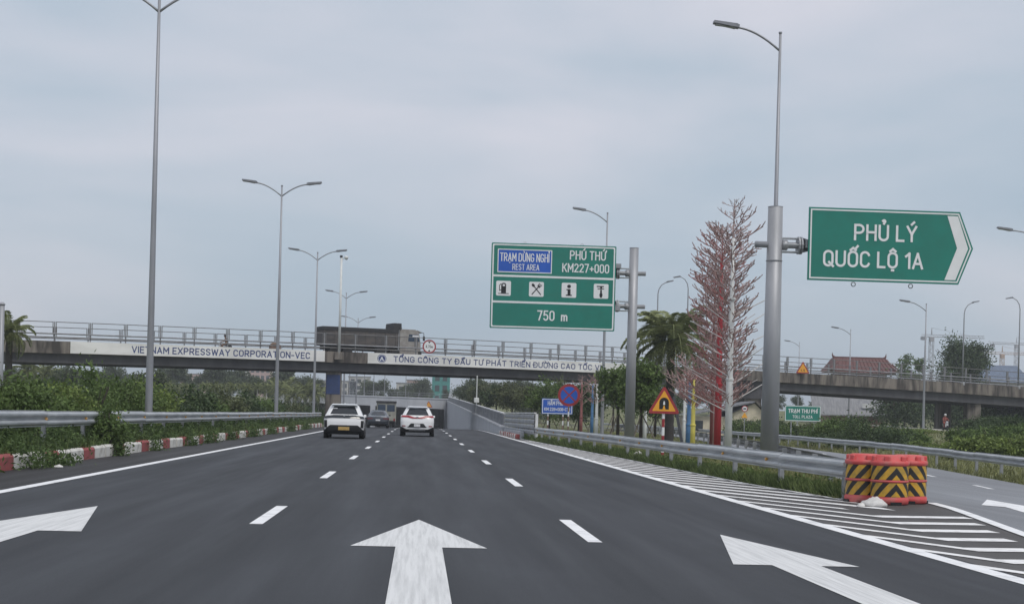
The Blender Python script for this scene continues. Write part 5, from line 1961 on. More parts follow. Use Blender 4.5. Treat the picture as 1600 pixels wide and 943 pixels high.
# hedge-like shrubs behind the median rail
MEDS = [(8, 563, 'leaf_mid'), (50, 600, 'leaf_mid'), (100, 590, 'leaf_bright'), (142, 579, 'leaf_mid'), (185, 578, 'leaf_mid'), (222, 590, 'leaf_bright'), (258, 603, 'leaf_dark'),
        (292, 600, 'leaf_dark'), (322, 612, 'leaf_mid'), (350, 605, 'leaf_olive'), (376, 614, 'leaf_dark'), (400, 616, 'leaf_mid'), (422, 620, 'leaf_dark'), (444, 622, 'leaf_olive'), (464, 627, 'leaf_dark'), (484, 631, 'leaf_dark'), (500, 634, 'leaf_dark')]
for i, (px, top, m) in enumerate(MEDS):
    x = -10.5
    Y = x / (gx(px, 100) / 100)
    h = at(px, top, Y).z - T(x, Y) + .1
    shrub((x, Y, T(x, Y) - .1), 1.45, 1.5 + .022 * (Y - 35), h / 1.02, 100 + i, m, 'leafy shrub behind the median guard rail, %s from the camera' % ORD[i], 'shrubs along the median', 7500 if Y < 60 else 5000, .062 if Y < 60 else .085)
for i, (px, Y) in enumerate(((-5, 30), (20, 52), (95, 62), (170, 70), (280, 90))):   # second row filling behind
    x = min(gx(px, Y), -13.5)
    shrub((x, Y, T(x, Y) - .1), 2.6, 2.4, (2.3, 2.3, 2.0, 2.2, 2.0)[i], 140 + i, ('leaf_mid', 'leaf_dark', 'leaf_mid', 'leaf_dark', 'leaf_olive')[i], 'broad shrub in the second row of the median planting, %s from the camera' % ORD[i], 'second row of median shrubs', 5200, .10)

shrub((-8.0, 39.6, .1), .50, .75, 1.25, 177, 'leaf_mid', 'small leafy shrub growing through the median guard rail', 'shrubs along the median', 2600, .05)


def blades(rng, xy, z, h, w, lean=.45):
    n = len(xy)
    base = np.column_stack([xy, z])
    a = rng.uniform(0, 2 * np.pi, n)
    d = np.column_stack([np.cos(a), np.sin(a), np.zeros(n)])
    ln = np.column_stack([rng.normal(0, lean, n), rng.normal(0, lean, n), np.ones(n)])
    hh = h * rng.uniform(.45, 1.25, (n, 1))
    tip = base + ln * hh
    s = d * w
    mid = base + ln * hh * .55
    return np.stack([base - s * .5, base + s * .5, mid + s * .7 + ln * hh * .1, tip], 1)


def stuff(name, v, m, label):
    o = link(name, quads_mesh(name, v), m)
    tag(o, label, kind='stuff')
    return o


rng = np.random.default_rng(5)
# weeds between kerb and rail: leafy clumps and blades
n = 62000
yy = 14 + 116 * rng.uniform(0, 1, n) ** 1.3
clump = .5 + .5 * np.sin(yy * 1.7) * np.sin(yy * .61 + 1.3) + rng.normal(0, .18, n)
xx = rng.uniform(-8.75, -7.9, n) + np.where(rng.uniform(0, 1, n) < .10, rng.uniform(0, .14, n), 0)
hh = np.clip(.24 + .46 * clump, .16, .78)
zz_ = .18 + rng.uniform(0, 1, n) * hh * np.clip((-7.75 - xx) / .5, .55, 1)
stuff('weeds', leaves(rng, np.column_stack([xx, yy, zz_]), .055, .3, .42), 'leaf_weed', 'weeds growing between the median kerb and the guard rail')
n = 3500
yy = 14 + 116 * rng.uniform(0, 1, n) ** 1.25
xx = rng.uniform(-8.8, -7.85, n)
stuff('tall_grass', blades(rng, np.column_stack([xx, yy]), np.full(n, .16), .42, .02, .35), 'grass_blade', 'grass among the weeds on the median')
# weeds spilling over the kerb at a few spots
cl = []
for (y0, ln_, hgt, reach) in ((30.9, 1.4, .45, .35), (32.6, .9, .25, .45), (39.5, .5, .30, .12), (45.0, .7, .45, .10), (52, 1.2, .40, .15), (56.5, 1.8, .42, .2), (63, 1.4, .35, .16), (71, 2.4, .36, .14), (80, 2, .34, .12), (92, 2.5, .33, .1), (27.2, .8, .3, .1), (104, 4, .3, .1)):
    n = int(480 * max(1, ln_))
    q = np.column_stack([rng.normal(-7.82, .16, n) + rng.uniform(0, reach, n), rng.normal(y0, ln_ * .45, n), rng.uniform(0, 1, n) ** 1.3 * hgt])
    cl.append(q)
c_ = np.concatenate(cl)
stuff('weeds', leaves(rng, c_, .05, .35, .42), 'leaf_weed', 'weeds spilling over the red and white kerb')

# grass strip between gore and guard rail, and grass around the sign posts
n = 26000
yy = 25.6 + 66 * rng.uniform(0, 1, n) ** 1.35
gi = np.interp(yy, [g[0] for g in GORE_IN], [g[1] for g in GORE_IN])
rx_ = np.interp(yy, [25.2, 31, 50, 70, 92], [7.9, 7.6, 7.5, 7.1, 6.5])
xx = gi + .05 + (rx_ - gi) * rng.uniform(0, 1, n)
stuff('grass', blades(rng, np.column_stack([xx, yy]), np.full(n, -.05), .26, .020, .45), 'grass_blade', 'grass strip between the hatched gore and the guard rail')
n = 7000
yy = 25.8 + 62 * rng.uniform(0, 1, n) ** 1.3
gi = np.interp(yy, [g[0] for g in GORE_IN], [g[1] for g in GORE_IN])
xx = gi + .25 + rng.uniform(0, .9, n) ** 1.2
k = .5 + .5 * np.sin(yy * 2.1) * np.sin(yy * .8 + .5)
stuff('weeds', leaves(rng, np.column_stack([xx, yy, .02 + .30 * k * rng.uniform(0, 1, n)]), .05, .3, .4), 'leaf_mid', 'low weeds under the guard rail beside the gore')
n = 42000
yy = 26 + 110 * rng.uniform(0, 1, n) ** 1.2
lf = np.array([lerp_tab(RAMP_L, y) for y in yy])
rl = np.interp(yy, [25.2, 31, 50, 70, 92, 140], [7.3, 7.2, 7.0, 6.6, 6.2, 6.2])
xx = rl + (np.maximum(lf, rl + .1) - rl) * rng.uniform(0, 1, n)
zz_ = np.array([T(a, b) for a, b in zip(xx, yy)])
stuff('grass', blades(rng, np.column_stack([xx, yy]), zz_, .12, .022, .5), 'grass_dry', 'grass on the island between expressway and exit ramp')
n = 30000
yy = 20 + 130 * rng.uniform(0, 1, n)
xx = np.array([lerp_tab(RAMP_R, y) for y in yy]) - .2 + rng.uniform(0, 1, n) ** 1.4 * 16
zz_ = np.array([T(a, b) for a, b in zip(xx, yy)])
stuff('tall_grass', blades(rng, np.column_stack([xx, yy]), zz_, .24, .030, .45), 'grass_dry', 'rough grass on the bank beyond the exit ramp')

# staked young trees on the grass island, right of the wing wall
ISL = [(858, 112, 590, 1.9, 'leaf_mid'), (905, 104, 600, 1.6, 'leaf_dark'), (835, 128, 602, 1.9, 'leaf_olive'), (966, 84, 566, 1.5, 'leaf_mid'), (1002, 78, 560, 1.4, 'leaf_mid'), (926, 122, 603, 1.9, 'leaf_dark'), (800, 150, 600, 2.1, 'leaf_olive'),
       (775, 168, 602, 2.0, 'leaf_dark'), (985, 108, 566, 2.0, 'leaf_dark'), (880, 140, 598, 2.2, 'leaf_olive'), (750, 190, 602, 2.1, 'leaf_olive'), (728, 215, 604, 2.1, 'leaf_far'), (1024, 112, 596, 1.8, 'leaf_dark'), (958, 140, 574, 1.5, 'leaf_olive')]
SEEN = ['with a round pale crown left of the no-stopping sign', 'directly behind the no-stopping sign', 'left of the blue sign', 'between the two sign posts, left', 'between the rest area post and the palm', 'right of the no-stopping sign, farther back', 'above the steel screen',
        'above the middle of the wing wall', 'dark, behind the rest area sign post', 'behind the blue sign, farther back', 'above the wing wall, farther on', 'small and hazy near the underpass', 'dark, left of the palm trunk', 'farthest behind the rest area sign']
for i, (px, Y, top, rad, m) in enumerate(ISL):
    x = max(gx(px, Y), TR_R + 1.6)
    H = (at(px, top, Y).z - T(x, Y)) / 1.04
    make_tree('young_tree', (x, Y, T(x, Y)), H, rad, 300 + i, m, 'bark', 'staked young tree %s' % SEEN[i], group='young trees on the grass island', nleaf=6000 if Y < 115 else 4200, leaf=.095 if Y < 115 else .12, trunk_frac=.34, r0=.11, stakes=Y < 145)

# palms


def frond_mesh(seed, L=2.6, droop=1.0, leaf=.58, n=30):
    r = np.random.default_rng(seed)
    q = []
    pts = []
    for i in range(n + 1):
        t = i / n
        pts.append(np.array([L * (t - .18 * t ** 3), 0, L * (.62 * t - .72 * droop * t ** 2.1)]))
    pts = np.array(pts)
    for i in range(n):                      # rachis
        a, b = pts[i], pts[i + 1]
        w = np.array([0, .030 * (1 - i / n) + .008, 0])
        q.append([a - w, b - w, b + w, a + w])
    for i in range(3, n):
        t = i / n
        ll = leaf * (math.sin(math.pi * min(1, t * .92 + .10)) ** .6) * 1.0
        for sd in (-1, 1):
            for k in range(2):
                a = pts[i] + (pts[min(i + 1, n)] - pts[i]) * (.5 * k)
                d = np.array([.55, sd * .9, -.30 + r.normal(0, .12)]) + r.normal(0, .09, 3)
                d /= np.linalg.norm(d)
                tip = a + d * ll * r.uniform(.8, 1.15) + np.array([0, 0, -.10 * ll])
                side = np.array([.040, 0, .014])
                mid = a + d * ll * .5
                q.append([a, mid - side, tip, mid + side])
    return quads_mesh('frond', np.array(q))


FR = [frond_mesh(1, 2.6, .85), frond_mesh(2, 2.7, 1.15), frond_mesh(3, 2.5, 1.5)]
for f in FR:
    f.materials.append(MATS['leaf_palm'])


def palm(name, loc, trunk_h, s, seed, label, group, n=30, r0=.24, barkm='palm_bark'):
    root = empty(name, loc, label=label, cat='palm', group=group)
    r = random.Random(seed)
    b = MB()
    prof = []
    k = int(trunk_h / .22)
    for i in range(k + 1):
        z = -.3 + (trunk_h + .3) * i / k
        prof.append((r0 * (1.08 - .28 * z / trunk_h) * (1.07 if i % 2 else .95), z))
    b.lathe(prof, 10)
    b.build('trunk', barkm, root, True)
    MB().lathe([(r0 * .8, trunk_h - .4), (r0 * 1.15, trunk_h - .1), (r0 * .7, trunk_h + .25), (.04, trunk_h + .5)], 10).build('crown_base', 'leaf_olive', root, True)
    for i in range(n):
        t = i / n
        me = FR[0] if t < .35 else FR[1] if t < .7 else FR[2]
        pitch = R(72 - 88 * t + r.uniform(-8, 8))
        o = link('frond', me, None, root, (0, 0, trunk_h + .15 - .2 * t), (0, -pitch + R(28), i * 2.39996 + r.uniform(-.2, .2)))
        sc = s * r.uniform(.85, 1.1)
        o.scale = (sc, sc, sc)
    return root


Y = 88
x = gx(1046, Y)
pz = at(1042, 532, Y).z
palm('palm_tree', (x, Y, T(x, Y)), pz - T(x, Y), 1.28, 7, 'full date palm with dark trunk behind the tunnel warning sign', 'palms', 40, .26)
for sgn in (-1, 1):
    pass
Y = 76
x = gx(12, Y)
palm('palm_tree', (x, Y, T(x, Y)), at(10, 520, Y).z - T(x, Y), .58, 8, 'palm in front of the bridge at the left picture edge', 'palms', 26, .2)
for px, Y, H, lab in ((42, 178, 4.6, 'dusky palm seen under the left end of the bridge'), (70, 190, 4.4, 'dusky palm under the bridge right of the leftmost one')):
    x = gx(px, Y)
    palm('palm_tree', (x, Y, T(x, Y)), H, .95, px, lab, 'palms', 24, .22)
# row of white-trunked palms far left
proto = None
for i in range(20):
    px = 262 + i * 12.5 + rnd.uniform(-4, 4)
    Y = 205 + rnd.uniform(-8, 30) + (i % 2) * 22
    x = gx(px, Y)
    zt = at(px, 606, Y).z + rnd.uniform(-.5, .6)
    if proto is None:
        proto = palm('palm_tree', (x, Y, T(x, Y)), 4.0, .85, 55, 'white-trunked palm in the distant row seen under the bridge', 'distant palm row', 18, .17, 'bark_white')
        o = proto
    else:
        o = copy_tree(proto)
    o.location = (x, Y, T(x, Y))
    k = max(.6, (zt - T(x, Y)) / 4.6)
    o.scale = (k, k, k)
    o.rotation_euler = (0, 0, rnd.uniform(0, 6.28))

# ornamental twig trees: coloured poles set with rising branches


def branch_mesh(seed, L=1.35):
    """stiff rod with short rods forking upwards from it, each a little bent"""
    r = random.Random(seed)
    b = MB()

    def tw(p, d, l, rad, depth):
        d2 = (d + Vector((0, r.uniform(-.18, .18), r.uniform(.0, .30)))).normalized()
        m, q = p + d * l * .55, p + d * l * .55 + d2 * l * .45
        b.tube([p, m, q], [rad, rad * .92, rad * .8], 4, cap=False)
        if depth == 0:
            return
        n = 5 if depth == 2 else 2
        for k in range(n):
            t = .28 + .70 * (k + r.uniform(.1, .7)) / n
            o_ = p + d * l * t if t < .55 else m + d2 * l * (t - .55)
            e_ = (d * .75 + Vector((r.uniform(-.15, .15), (1 if k % 2 else -1) * r.uniform(.5, .95), r.uniform(.05, .75)))).normalized()
            tw(o_, e_, l * r.uniform(.22, .34), rad * .80, depth - 1)
    tw(Vector((.05, 0, 0)), Vector((.88, 0, .46)).normalized(), L, .021, 2)
    return b.mesh('branch')


def twig_tree(px, Y, ptop, poly_m, twigs, label, whorls=16, per=6, L=1.35, r0=.115, z_first=1.9, bare_white=0, seed=1):
    x = gx(px, Y)
    zg = T(x, Y)
    H = at(px + 4, ptop, Y).z - zg
    root = empty('twig_tree', (x, Y, zg), label=label, cat='ornament', group='ornamental twig trees')
    MB().tube([(0, 0, -.3), (0, 0, H * .32), (0, 0, H * .33), (0, 0, H * .60), (0, 0, H * .61), (0, 0, H * .86)], [r0, r0 * .95, r0 * .82, r0 * .74, r0 * .62, r0 * .42], 10).build('pole', poly_m, root, True)
    MB().tube([(0, 0, H * .86), (0, 0, H)], [.03, .012], 5).build('leader', twigs[0], root)
    for k in range(1, 3):
        MB().lathe([(r0 * .96, H * .31 * k), (r0 * 1.12, H * .31 * k + .02), (r0 * 1.12, H * .31 * k + .08), (r0 * .9, H * .31 * k + .1)], 10).build('collar', poly_m, root)
    r = random.Random(seed)
    mss = []
    for t_ in twigs:
        for k in range(2):
            me = branch_mesh(seed * 10 + k + len(mss), L)
            me.materials.append(MATS[t_])
            mss.append(me)
    for i in range(whorls):
        t = i / (whorls - 1)
        z = z_first + (H - .25 - z_first) * t
        ll = (1.0 if t < .86 else 1.0 - .55 * (t - .86) / .14) * (.85 + .15 * min(1, t * 6))
        for k in range(per):
            o = link('branch', r.choice(mss), None, root, (0, 0, z + r.uniform(-.12, .12)), (r.uniform(-.5, .5), R(r.uniform(-14, 10)), 2 * math.pi * (k + .5 * (i % 2)) / per + r.uniform(-.25, .25)))
            sc = ll * r.uniform(.82, 1.1)
            o.scale = (sc, sc, sc)
    if bare_white:
        b = MB().tube([(.08, 0, 0), (.7, 0, .33), (1.4, 0, .72)], [.022, .020, .012], 5)
        me = b.mesh('pale_branch')
        me.materials.append(MATS['twig_white'])
        for i in range(bare_white):
            a = R(180 + r.uniform(-40, 10)) if i % 2 == 0 else R(r.uniform(-30, 20))
            link('pale_branch', me, None, root, (0, 0, z_first - .2 + (H * .62 - z_first) * i / bare_white), (0, R(r.uniform(-8, 4)), a))
    return root


twig_tree(1138.5, 50.5, 315, 'pole_white', ('twig_pale', 'twig_brown'), 'tall ornamental twig tree on a white pole beside the arrow sign post', 18, 6, 1.05, .125, 1.9, 12, 21)
twig_tree(1121.5, 55, 352, 'pole_red', ('twig_pink', 'twig_brown'), 'ornamental twig tree on a bright red pole left of the white one', 18, 7, 1.12, .135, 1.8, 6, 22)
twig_tree(1112, 58.5, 372, 'pole_maroon', ('twig_pink', 'twig_pale'), 'ornamental twig tree on a dull maroon pole', 15, 6, 1.05, .075, 1.9, 0, 23)
twig_tree(1116.5, 57, 420, 'pole_pink', ('twig_pale', 'twig_brown'), 'ornamental twig tree on a thin pale pink pole', 10, 5, 1.0, .06, 2.4, 0, 24)
twig_tree(1083, 63, 575, 'pole_yellow', ('twig_brown', 'twig_pink'), 'low ornamental twig tree on a yellow pole', 7, 5, .8, .11, 1.9, 0, 25)
twig_tree(1076, 66, 578, 'pole_blue', ('twig_brown', 'twig_pale'), 'low ornamental twig tree on a blue pole', 6, 4, .8, .11, 2.1, 0, 26)
twig_tree(1069, 69, 560, 'pole_white', ('twig_brown', 'twig_pale'), 'small ornamental twig tree on a slim white pole', 6, 4, 1.0, .075, 2.3, 0, 27)
for i, (px, Y, m, w_) in enumerate(((932, 92, 'pole_white', 'white'), (925, 96, 'pole_blue', 'blue'), (908, 100, 'pole_maroon', 'dark red'), (1008, 84, 'pole_white', 'second white'))):
    twig_tree(px, Y, 585, m, ('twig_brown',), 'distant stub of an ornamental tree with a %s pole behind the young trees' % w_, 4, 4, .8, .11, 2.3, 0, 40 + i)
# leaning prop beside the palm
pr = MB().tube([(gx(1052, 62), 62, 2.2), (gx(1070, 58), 58, .0)], .06, 6).build('prop_pole', 'car_black')
tag(pr, 'dark leaning prop pole beside the palm trunk', 'pole')
Y = 70
x = gx(1050, Y)

# bushes and trees beyond the ramp, under and behind the bridge
BUSH = [(1310, 98, 650, 2.7, 'leaf_mid'), (1352, 92, 652, 2.8, 'leaf_dark'), (1400, 96, 662, 2.2, 'leaf_mid'), (1280, 120, 656, 1.6, 'leaf_olive'), (1225, 125, 660, 1.7, 'leaf_mid'), (1196, 135, 650, 2.0, 'leaf_dark'), (1150, 132, 648, 1.8, 'leaf_mid'),
        (1520, 72, 674, 1.6, 'leaf_bright'), (1555, 82, 662, 2.2, 'leaf_mid'), (1592, 70, 678, 1.7, 'leaf_bright'), (1508, 92, 664, 1.6, 'leaf_mid'), (1572, 100, 650, 2.4, 'leaf_dark'), (1612, 86, 662, 2.2, 'leaf_mid'), (1430, 118, 676, 1.6, 'leaf_bright'), (1455, 84, 688, 1.2, 'leaf_bright'), (1545, 120, 646, 2.2, 'leaf_dark')]
WH = ['behind the right end of the toll sign', 'dark, in the middle of the ramp bank', 'left of the lamp on the bank', 'small, just right of the toll sign', 'below the toll sign', 'right of the arrow sign post', 'by the small prohibition sign',
      'bright, lower right bank', 'large, right bank below the bridge', 'bright, at the right picture edge', 'right of the rider', 'tall dark, right bank close to the bridge', 'cut by the right picture edge', 'bright, left of the rider', 'lowest on the ramp bank', 'tall dark, under the bridge near the pier']
for i, (px, Y, top, w, m) in enumerate(BUSH):
    x = max(gx(px, Y), lerp_tab(RAMP_R, Y) + 1.6)
    h = max(.5, (at(px, top, Y).z - T(x, Y) + .1) / 1.02)
    shrub((x, Y, T(x, Y) - .1), w, w, h, 500 + i, m, 'bush %s' % WH[i], 'bushes beyond the exit ramp', 6500, .09)
UND = [(1395, 196, 7.5, 4.2), (1440, 205, 8.0, 4.5), (1515, 200, 7.8, 4.6), (1560, 190, 7.4, 4.4), (1602, 182, 7.2, 4.4), (1345, 215, 6.6, 4.0), (1480, 232, 8.0, 4.8)]
for i, (px, Y, H, rad) in enumerate(UND):
    x = gx(px, Y)
    make_tree('tree', (x, Y, T(x, Y)), H * .62, rad, 600 + i, 'leaf_dark', 'bark', 'dark tree behind the right half of the bridge, %s from its left' % ['second', 'third', 'fifth', 'sixth', 'rightmost', 'first', 'fourth'][i], group='dark trees behind the bridge', nleaf=3800, leaf=.20, trunk_frac=.12, r0=.2)
Y = 225
x = gx(1500, Y)
make_tree('tree', (x, Y, T(x, Y)), at(1500, 532, Y).z - T(x, Y), 4.7, 650, 'leaf_dark', 'bark', 'big round dark tree rising above the bridge on the right', nleaf=17000, leaf=.19, trunk_frac=.30, r0=.32)
for i, (px, Y, pt, rad) in enumerate(((1413, 260, 553, 2.2), (1432, 250, 560, 2.0), (1385, 270, 572, 2.2), (1290, 262, 585, 2.4))):
    x = gx(px, Y)
    make_tree('tree', (x, Y, T(x, Y)), at(px, pt, Y).z - T(x, Y), rad, 660 + i, 'leaf_mid', 'bark', 'small leafy tree top above the bridge railing, %s' % ['left of the tall lamp', 'right of the tall lamp', 'at the temple roof end', 'left of the temple roof'][i], group='tree tops over the bridge', nleaf=3000, leaf=.2, trunk_frac=.3, r0=.16)

# hazy far trees on the horizon
protos = []
for k in range(4):
    t_ = make_tree('tree', (0, 0, 0), 7.5, 3.6, 700 + k, 'leaf_far', 'bark', 'hazy distant tree on the horizon seen below the bridge', group='far horizon trees', nleaf=2600, leaf=.30, trunk_frac=.14, r0=.2)
    protos.append(t_)
used = [False] * 4


def far_tree(x, y, s, label='hazy distant tree on the horizon seen below the bridge', sz=None):
    k = rnd.randrange(4)
    o = protos[k] if not used[k] else copy_tree(protos[k])
    used[k] = True
    o.location = (x, y, T(x, y) - .2)
    o.scale = (s, s, sz or s * rnd.uniform(.85, 1.1))
    o.rotation_euler = (0, 0, rnd.uniform(0, 6.28))
    o['label'] = label
    o['group'] = 'far trees: ' + label


for i in range(46):
    px = -20 + i * 12.4 + rnd.uniform(-5, 5)
    Y = rnd.uniform(300, 420)
    far_tree(gx(px, Y), Y, rnd.uniform(.55, .95), 'hazy distant tree on the horizon under the left half of the bridge')
for i in range(26):
    px = 560 + i * 10.5 + rnd.uniform(-5, 5)
    Y = rnd.uniform(360, 520)
    far_tree(gx(px, Y), Y, rnd.uniform(.50, .9), 'hazy distant tree on the plain beyond the underpass')
for i in range(30):
    px = 830 + i * 26 + rnd.uniform(-6, 6)
    Y = rnd.uniform(270, 380)
    far_tree(gx(px, Y), Y, rnd.uniform(.55, .85) * (.8 if 1000 < px < 1300 else 1), 'distant tree in the belt behind the right half of the bridge')
for i in range(10):
    px = 700 + i * 24 + rnd.uniform(-6, 6)
    Y = rnd.uniform(225, 300)
    far_tree(max(gx(px, Y), 9), Y, rnd.uniform(.5, .7), 'leafy tree on the bank behind the right wing wall')
for i in range(14):      # left, nearer
    px = -10 + i * 40 + rnd.uniform(-10, 10)
    Y = rnd.uniform(150, 190) if px < 250 else rnd.uniform(240, 290)
    far_tree(gx(px, Y), Y, rnd.uniform(.48, .62), 'low tree beyond the median shrubs left of the pier')

# ---------------------------------------------------------------- buildings


def windows(root, x0, x1, z0, z1, nx, nz, y, m='window_dark'):
    wx, wz = (x1 - x0) / nx, (z1 - z0) / nz
    me = MB().box(-wx * .3, wx * .3, -.04, .03, -wz * .3, wz * .3).mesh('window')
    me.materials.append(MATS[m])
    for i in range(nx):
        for j in range(nz):
            link('window', me, None, root, (x0 + wx * (i + .5), y, z0 + wz * (j + .5)))


def block(px, Y, w, h, d, m, nx, nz, label, roof='roof_grey', group='far buildings'):
    x = gx(px, Y)
    root = empty('building', (x, Y, T(x, Y)), label=label, cat='building', group=group)
    MB().box(-w / 2, w / 2, 0, d, -.5, h).build('wall', m, root)
    MB().box(-w / 2 - .2, w / 2 + .2, -.2, d + .2, h + .002, h + .35).build('roof', roof, root)
    if nx:
        windows(root, -w / 2 + .4, w / 2 - .4, .6, h - .3, nx, nz, -.01)
    return root


block(472, 560, 9, 8, 8, 'wall_house', 3, 2, 'pale small house among the far palms left of the pier')
block(405, 700, 10, 17, 8, 'wall_pink', 4, 5, 'reddish far tower left of the second lamp')
block(380, 760, 7, 18, 8, 'wall_house', 3, 5, 'grey narrow far tower under the bridge')
block(300, 720, 12, 13, 8, 'wall_pink', 4, 4, 'dull pink far block left under the bridge')
block(515, 640, 22, 10, 9, 'wall_house', 7, 3, 'wide grey far block beside the pier')
block(632, 520, 6, 7.5, 6, 'wall_house', 2, 2, 'white far house beyond the underpass')
block(645, 560, 5, 9.5, 6, 'wall_pink', 2, 3, 'narrow reddish far house beyond the underpass')
block(660, 600, 20, 7, 10, 'wall_house', 6, 2, 'low grey far block above the right white SUV')
block(688, 470, 5.5, 10.5, 6, 'teal_net', 2, 3, 'teal netted building shell beyond the underpass')
block(560, 640, 9, 12, 8, 'wall_house', 3, 4, 'tall grey far block just right of the pier')
block(770, 640, 16, 11, 8, 'wall_house', 5, 3, 'long grey far block above the trees right of the underpass')


def gable(px, Y, w, d, eave, ridge, wm, rm, label, hip=0.0, over=.5, nx=0, zoff=0):
    x = gx(px, Y)
    root = empty('house', (x, Y, T(x, Y) + zoff), label=label, cat='house')
    MB().box(-w / 2, w / 2, 0, d, -1, eave).build('wall', wm, root)
    o, h = over, hip * w / 2
    b = MB().add([(-w / 2 - o, -o, eave + .003), (w / 2 + o, -o, eave + .003), (w / 2 + o, d + o, eave + .003), (-w / 2 - o, d + o, eave + .003), (-w / 2 - o + h, d / 2, ridge), (w / 2 + o - h, d / 2, ridge)],
                 [(0, 1, 5, 4), (2, 3, 4, 5), (1, 2, 5), (3, 0, 4), (3, 2, 1, 0)])
    rf = b.build('roof', rm, root)
    if nx:
        windows(root, -w / 2 + .3, w / 2 - .3, .5, eave - .2, nx, 1, -.01)
    return root, rf


# cream house with grey gable end facing the road
x = gx(1160, 152)
hz = empty('house', (x, 152, T(x, 152)), label='cream gabled house with grey roof behind the twig trees', cat='house')
MB().prism([(-1.5, -.5), (2.6, -.5), (2.6, 2.1), (1.2, 3.4), (-1.5, 2.1)], 0, 9).build('wall', 'wall_cream', hz)
MB().add([(-1.9, -.4, 2.0), (1.2, -.4, 3.55), (1.2, 9.3, 3.55), (-1.9, 9.3, 2.0), (2.9, -.4, 2.0), (2.9, 9.3, 2.0)], [(0, 1, 2, 3), (1, 4, 5, 2)]).build('roof', 'roof_grey', hz)
MB().add([(-5.8, -.35, 2.05), (1.15, -.35, 3.6), (1.15, 6, 3.6), (-5.8, 6, 2.05), (-5.8, -.35, 1.9), (1.15, -.35, 3.45)], [(0, 1, 2, 3), (4, 5, 1, 0)]).build('roof_wing', 'roof_grey', hz)
MB().box(-5.5, -1.502, .2, 6, -.5, 1.95).build('wing_wall', 'wall_cream', hz)
for u in (-4.4, -2.8):
    MB().box(u - .4, u + .4, .15, .198, .5, 1.5).build('window', 'window_dark', hz)
MB().box(.2, 1.1, -.04, -.002, .3, 1.6).build('window', 'window_dark', hz)
# grey shed with white sign board
Y = 204
x = gx(1340, Y)
sh = empty('house', (x, Y, T(x, Y)), label='low grey-roofed shed with a white board under the bridge', cat='house')
zr = at(1340, 619, Y).z - T(x, Y)
ze = at(1340, 648, Y).z - T(x, Y)
MB().box(-3.6, 3.4, .8, 7, -.5, ze).build('wall', 'wall_brown', sh)
MB().add([(-6.2, 0, ze), (5.4, 0, ze), (4.3, 2.2, zr + .7), (-6.2, 2.2, zr + .7), (-6.2, 0, ze - .15), (5.4, 0, ze - .15)], [(0, 1, 2, 3), (4, 5, 1, 0)]).build('roof', 'roof_pale', sh)
MB().box(.7, 2.5, .3, .4, ze + 1.0, ze + 1.6).build('white_board', 'wall_white', sh)
MB().box(-1, 0, .76, .798, .2, 1.5).build('door', 'window_dark', sh)
# temple with red tiled, upturned roof
Y = 268
k = Y / F
x = gx(1351, Y)
zg = T(x, Y)
tm = empty('temple', (x, Y, zg), label='red tiled temple roof with upturned corners above the bridge', cat='temple')
z_top, z_mid, z_e2 = at(1350, 556, Y).z - zg, at(1350, 571, Y).z - zg, at(1350, 582, Y).z - zg
MB().box(-4.2, 4.2, 1.5, 8, -.5, z_e2).build('wall', 'wall_brown', tm)


def flare_roof(root, w0, w1, d0, d1, z0, z1, yc, name):
    n = 8
    rings = []
    for i in range(n + 1):
        t = i / n
        s_ = 1 - (1 - t) ** 1.6
        w, d = w0 + (w1 - w0) * t, d0 + (d1 - d0) * t
        z = z0 + (z1 - z0) * (t ** 1.35)
        up = .55 * max(0, 1 - t * 4)
        rings.append([(-w, yc - d, z + up), (-w * .8, yc - d, z), (0, yc - d, z), (w * .8, yc - d, z), (w, yc - d, z + up), (w, yc, z), (w, yc + d, z + up), (0, yc + d, z), (-w, yc + d, z + up), (-w, yc, z)])
    return MB().loft(rings).build(name, 'roof_red', root)


r1 = flare_roof(tm, 6.6, 4.9, 4.6, 1.0, z_e2, z_top - .3, 4.5, 'roof')
for i in range(16):
    u = -1 + 2 * (i + .5) / 16
    MB().tube([(u * 6.2, -.05, z_e2 + .05), (u * 5.6, 1.75, z_e2 + (z_top - z_e2) * .38), (u * 4.8, 3.45, z_top - .32)], .09, 5).build('tile_rib', 'roof_ridge', r1)
MB().box(-4.9, 4.9, 4.2, 4.8, z_top - .28, z_top).build('ridge', 'roof_ridge', r1)
for sd in (-1, 1):
    MB().tube([(sd * 4.6, 4.5, z_top - .1), (sd * 4.95, 4.5, z_top + .15), (sd * 5.0, 4.5, z_top + .7)], [.2, .16, .04], 6).build('ridge_end', 'roof_ridge', r1)
    MB().tube([(sd * 5.0, 1.0, z_top - 1.3), (sd * 6.1, .3, z_e2 + .6), (sd * 6.9, -.3, z_e2 + .9)], [.16, .14, .05], 6).build('hip_end', 'roof_ridge', r1)
for sx in (-3.5, -1.2, 1.2, 3.5):
    MB().tube([(sx, .6, -.3), (sx, .6, z_e2 + .1)], .18, 8).build('column', 'wall_brown', tm)
# blue-grey roof right edge
Y = 235
x = gx(1575, Y)
g, rf = gable(1573, Y, 7.2, 8, at(1570, 597, Y).z - T(x, Y), at(1570, 566, Y).z - T(x, Y) - .3, 'wall_house', 'roof_blue', 'blue-grey roofed building above the bridge at the right edge', .28, .4, 3)

# tower cranes


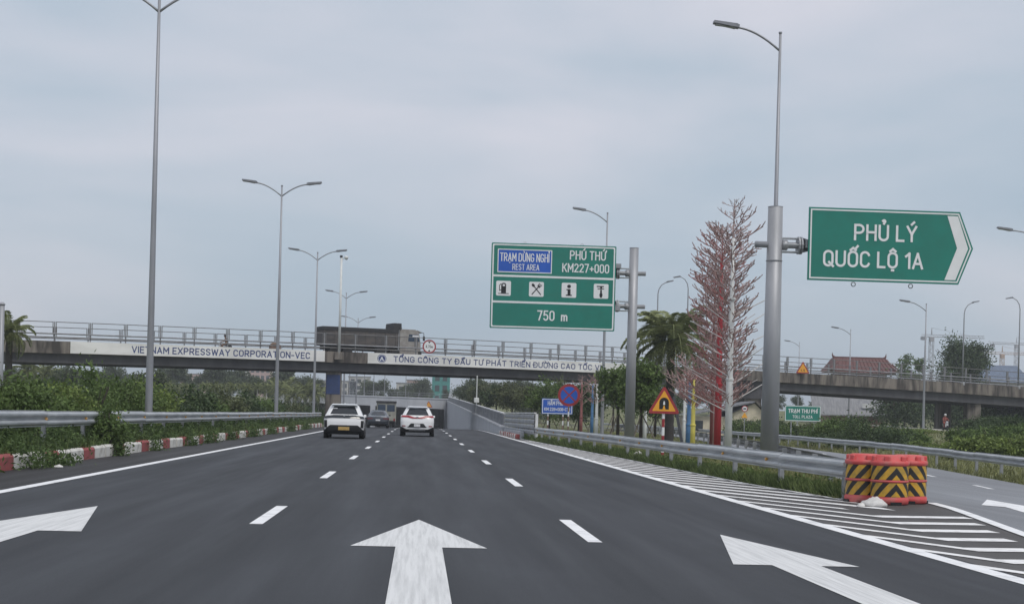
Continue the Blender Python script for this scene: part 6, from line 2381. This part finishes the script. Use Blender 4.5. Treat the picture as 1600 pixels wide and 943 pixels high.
def crane(px, Y, pt, left, right, m, label):
    x = gx(px, Y)
    zg = T(x, Y)
    zt = at(px, pt, Y).z - zg
    root = empty('tower_crane', (x, Y, zg), label=label, cat='crane', group='tower cranes on the skyline')
    w = .9
    b = MB()
    for sx in (-1, 1):
        for sy in (-1, 1):
            b.tube([(sx * w, sy * w, -1), (sx * w, sy * w, zt)], .16, 4)
    z = 0
    i = 0
    while z < zt - 2:
        s_ = 1 if i % 2 else -1
        b.tube([(-w * s_, -w, z), (w * s_, -w, z + 2)], .1, 4)
        b.tube([(-w * s_, w, z), (w * s_, w, z + 2)], .1, 4)
        z += 2
        i += 1
    b.build('mast', m, root)
    b = MB()
    L, R_ = left, right
    for (yy_, zz2) in ((-.6, 0), (.6, 0), (0, 1.1)):
        b.tube([(L, yy_, zt + zz2), (R_, yy_, zt + zz2)], .13, 4)
    u = L
    i = 0
    while u < R_ - 1.5:
        b.tube([(u, -.6, zt), (u + .8, 0, zt + 1.1), (u + 1.6, -.6, zt)], .08, 3)
        u += 1.6
    b.build('jib', m, root)
    MB().box(L - .2, L + 2.2, -.8, .8, zt - 1.6, zt - .1).build('counterweight', 'lamp_head', root)
    MB().cbox(-1.0, 1.0, -1.2, 1.2, zt - 2.2, zt - .05, .1).build('operator_cab', m, root)
    MB().tube([(0, 0, zt + 1.1), (0, 0, zt + 4.5)], [.4, .12], 4).build('tower_peak', m, root)
    MB().tube([(0, 0, zt + 4.4), (R_ * .7, 0, zt + 1.15)], .06, 3).build('tie_bar', m, root)
    return root


crane(1452, 720, 526, -5, 26, 'crane_steel', 'grey tower crane left of the big round tree')
crane(1563, 800, 553, -16, 20, 'crane_orange', 'orange tower crane mast right of the big tree')
crane(1585, 900, 538, -16, 22, 'crane_steel', 'pale tower crane jib at the right picture edge')
crane(1060, 900, 560, -10, 20, 'crane_steel', 'far crane behind the twig trees') if False else None

# ---------------------------------------------------------------- haze
hz_m = bpy.data.materials.new('haze')
hz_m.use_nodes = True
hn = hz_m.node_tree.nodes
hn.clear()
ho = hn.new('ShaderNodeOutputMaterial')
hv = hn.new('ShaderNodeVolumePrincipled')
hv.inputs['Color'].default_value = (0.86, 0.91, 0.97, 1)
hv.inputs['Density'].default_value = 0.00042
hz_m.node_tree.links.new(hv.outputs[0], ho.inputs['Volume'])
hzb = MB().box(-2700, 2700, -130, 3300, -4, 62).build('haze', hz_m)
tag(hzb, 'thin pale haze over the whole place', kind='stuff')
